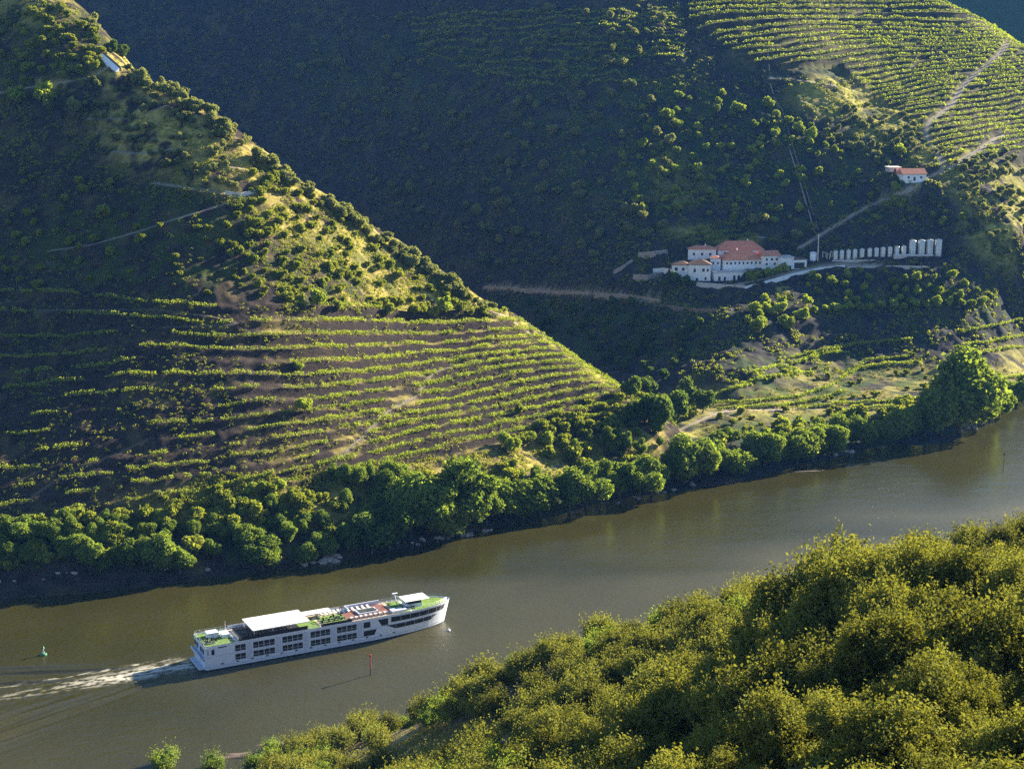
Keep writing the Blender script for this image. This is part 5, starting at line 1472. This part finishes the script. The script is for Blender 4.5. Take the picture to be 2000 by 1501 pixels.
wall(GF, [(1290,598),(1350,606),(1400,607)], 1.4, .7, "stone_wall", "brown stone wall on the bare bank below the estate")
wall(GF, [(1360,556),(1410,560),(1455,562)], 1.6, .8, "old_plaster", "low pale wall along the foot of the front terrace")
wall(GF, [(1500,105),(1505,165),(1520,215),(1540,285),(1562,355),(1580,415),(1592,455)], .35, .5, "rock", "straight pale masonry line climbing the slope above the tall pole, left of a pair", name="low_wall")
wall(GF, [(1512,190),(1528,215),(1548,285),(1570,355),(1588,415),(1599,450)], .4, .4, "stone_wall", "straight stone line climbing the slope above the tall pole, right of a pair", name="low_wall")
wall(GL, [(440,380),(470,384),(505,376)], 1.6, .6, "concrete", "white wall at the turning place of the hillside track", down=1.0)
for pts in ([(640,706),(760,700),(900,690),(1050,700)],): pass
# sloping white slab on the crest
x1, y1, z1 = on_ground(GL, 196, 112)[0]; x2, y2, z2 = on_ground(GL, 228, 140)[0]
sl = link("concrete_ramp", None, None, (0, 0, 0)); tag(sl, "white sloping concrete ramp with a dark gutter on the crest at top left", "ramp")
d = np.array([x2 - x1, y2 - y1, z2 - z1]); n_ = np.array([-d[1], d[0], 0]); n_ /= np.linalg.norm(n_)
if n_[1] < 0: n_ = -n_
def slab(o0, o1, h0, h1, lift=0.0):
    mb = MB(); A = np.array([x1, y1, z1]); B_ = np.array([x2, y2, z2]); up = np.array([0, 0, 1.0])
    c = [A + n_ * o0 + up * h0, B_ + n_ * o0 + up * h0, B_ + n_ * o1 + up * h1, A + n_ * o1 + up * h1]
    mb.v = [tuple(p - up * 2.0) for p in c] + [tuple(p) for p in c]
    for q in ((3,2,1,0),(4,5,6,7),(0,1,5,4),(1,2,6,5),(2,3,7,6),(3,0,4,7)): mb.f.append(q); mb.m.append(0)
    return mb
slab(-.6, 1.4, .1, 1.7).build("slab", "whitewash", sl)
slab(1.4, 2.3, 2.1, 2.3).build("gutter", "dark_opening", sl)

# rocks on the banks
def rock_mesh(seed):
    rg = np.random.default_rng(seed); V, Fc = ico(1)
    V = V * (1 + rg.uniform(-.28, .28, (len(V), 1))) * np.array([1.2, .9, .6])
    me = bpy.data.meshes.new("rock"); me.from_pydata([tuple(v) for v in V], [], [tuple(f) for f in Fc]); me.materials.append(MATS["rock"]); return me
simple("mud", (0.10, 0.072, 0.055), 0.8, var=0.35, scale=0.25)
RM_ = [rock_mesh(i) for i in range(5)]
def rocks(spots, n, label, group, s0=.5, s1=1.5, sx=14, sy=6):
    for i in range(n):
        px, py = spots[i % len(spots)]; px += rng.normal() * sx; py += rng.normal() * sy * .4
        G = GL if px < 1300 and py < 1200 else GF if py < 1200 else GN
        w = on_ground(G, px, py)[0]
        if np.isnan(w[0]):
            xx, yy = water_at(px, py); w = (xx, yy, 0.0)
        o_ = link("rock", RM_[i % 5]); s = rng.uniform(s0, s1)
        o_.location = (w[0], w[1], max(w[2], 0) + .1 * s); o_.rotation_euler = (rng.uniform(-.3, .3), rng.uniform(-.3, .3), rng.uniform(0, 6)); o_.scale = (s, s, s)
        tag(o_, label, "rock", group)
rocks([(640,1092),(660,1086),(620,1098)], 16, "pale rock on the landing place above the ship", "rocks on the landing place", .6, 1.6)
rocks([(800,1060),(850,1052),(900,1046),(950,1040)], 24, "pale rock along the dark waterline below the two great trees", "rocks below the two great trees", .4, 1.2, 20)
rocks([(1345,940),(1380,928),(1360,934)], 10, "pale rock on the small beach at the water in the middle of the far bank", "rocks on the small beach", .5, 1.4)
rocks([(1240,972),(1200,985),(1290,962)], 10, "rock at the water under the trees of the spur", "rocks under the spur trees", .4, 1.1)
rocks([(1640,882),(1625,886)], 8, "pale rock on the bare landing at the right part of the far bank", "rocks on the bare landing", .5, 1.5)
rocks([(1900,838),(1925,832),(1880,842)], 14, "pale rock at the water right of the giant tree", "rocks right of the giant tree", .5, 1.8)
rocks([(250,1095),(150,1118),(60,1130),(350,1110)], 14, "grey rock on the shaded shore at lower left of the far bank", "rocks on the shaded shore", .3, .9, 40)
rocks([(560,1450),(600,1444),(650,1440),(545,1462)], 12, "small reddish rock on the mud spit by the near bank", "rocks on the mud spit", .2, .55, 18)
# low mud spits just above the water
def spit(cx_, cy_, rx_, ry_, ang, label, seed):
    rg = np.random.default_rng(seed); mb = MB(); n = 40
    ring = []
    for rr_, zz in ((1.0, -.25), (.8, .06), (.4, .16)):
        for k in range(n):
            t = 2 * math.pi * k / n; q = rr_ * (1 + .28 * math.sin(3 * t + seed) * rr_ + .16 * math.sin(7 * t + seed * 2))
            u, v = rx_ * q * math.cos(t), ry_ * q * math.sin(t)
            mb.v.append((cx_ + u * math.cos(ang) - v * math.sin(ang), cy_ + u * math.sin(ang) + v * math.cos(ang), zz))
    for i in range(2):
        for k in range(n): mb.f.append((i * n + k, i * n + (k + 1) % n, (i + 1) * n + (k + 1) % n, (i + 1) * n + k)); mb.m.append(0)
    mb.f.append(tuple(2 * n + k for k in range(n))); mb.m.append(0)
    o_ = mb.build("mud_bank", "mud", smooth=True); tag(o_, label, kind="structure")
x, y = water_at(610, 1447); spit(x, y, 15, 2.2, R(14), "reddish mud spit by the near bank", 1)
x, y = water_at(470, 1475); spit(x, y, 8, 1.8, R(10), "small mud spit by the near bank", 3)
x, y = water_at(1575, 920); spit(x, y, 10, .9, R(12), "thin sandbar off the far bank", 5)

# bare snag on the near shore
x, y, z = at(642, 1478, 316)
g = max(0.0, float(GN.h(x, y)))
sn = thing("dead_tree", "bare grey snag at the water's edge on the near bank", "tree", (x, y, g - .2))
s_ = MB().tube((0, 0, 0), (.15, 0, 2.6), .14, .09, 6).tube((.15, 0, 2.6), (-.5, .1, 4.6), .08, .03, 5)
s_.build("trunk", "bark", sn)
for k in range(7):
    a = k * .9; s_ = MB().tube((.1, 0, 1.6 + .35 * k), (.1 + 1.3 * math.cos(a), 1.0 * math.sin(a), 2.6 + .45 * k), .05, .015, 5).tube((.1 + .7 * math.cos(a), .5 * math.sin(a), 2.1 + .4 * k), (.1 + .9 * math.cos(a + .8), .9 * math.sin(a + .8), 3.1 + .42 * k), .03, .01, 4)
    s_.build("branch", "bark", sn)
# ------------------------------------------------------------------ the air of the valley
def add_haze(density=0.000035, col=(0.13, 0.38, 1.0)):
    me = bpy.data.meshes.new("haze")
    x0, x1, y0, y1, z0, z1 = -2150, 3050, -1050, 4450, -14, 700
    v = [(x0,y0,z0),(x1,y0,z0),(x1,y1,z0),(x0,y1,z0),(x0,y0,z1),(x1,y0,z1),(x1,y1,z1),(x0,y1,z1)]
    me.from_pydata(v, [], [(3,2,1,0),(4,5,6,7),(0,1,5,4),(1,2,6,5),(2,3,7,6),(3,0,4,7)])
    m = bpy.data.materials.new("haze_air"); m.use_nodes = True
    nt = m.node_tree; nt.nodes.clear()
    out = nt.nodes.new("ShaderNodeOutputMaterial"); v = nt.nodes.new("ShaderNodeVolumePrincipled")
    v.inputs["Color"].default_value = (*col, 1); v.inputs["Density"].default_value = density
    v.inputs["Anisotropy"].default_value = 0.0
    nt.links.new(v.outputs[0], out.inputs["Volume"])
    me.materials.append(m)
    o = link("haze", me); tag(o, "thin blue haze filling the valley", kind="stuff")
add_haze()
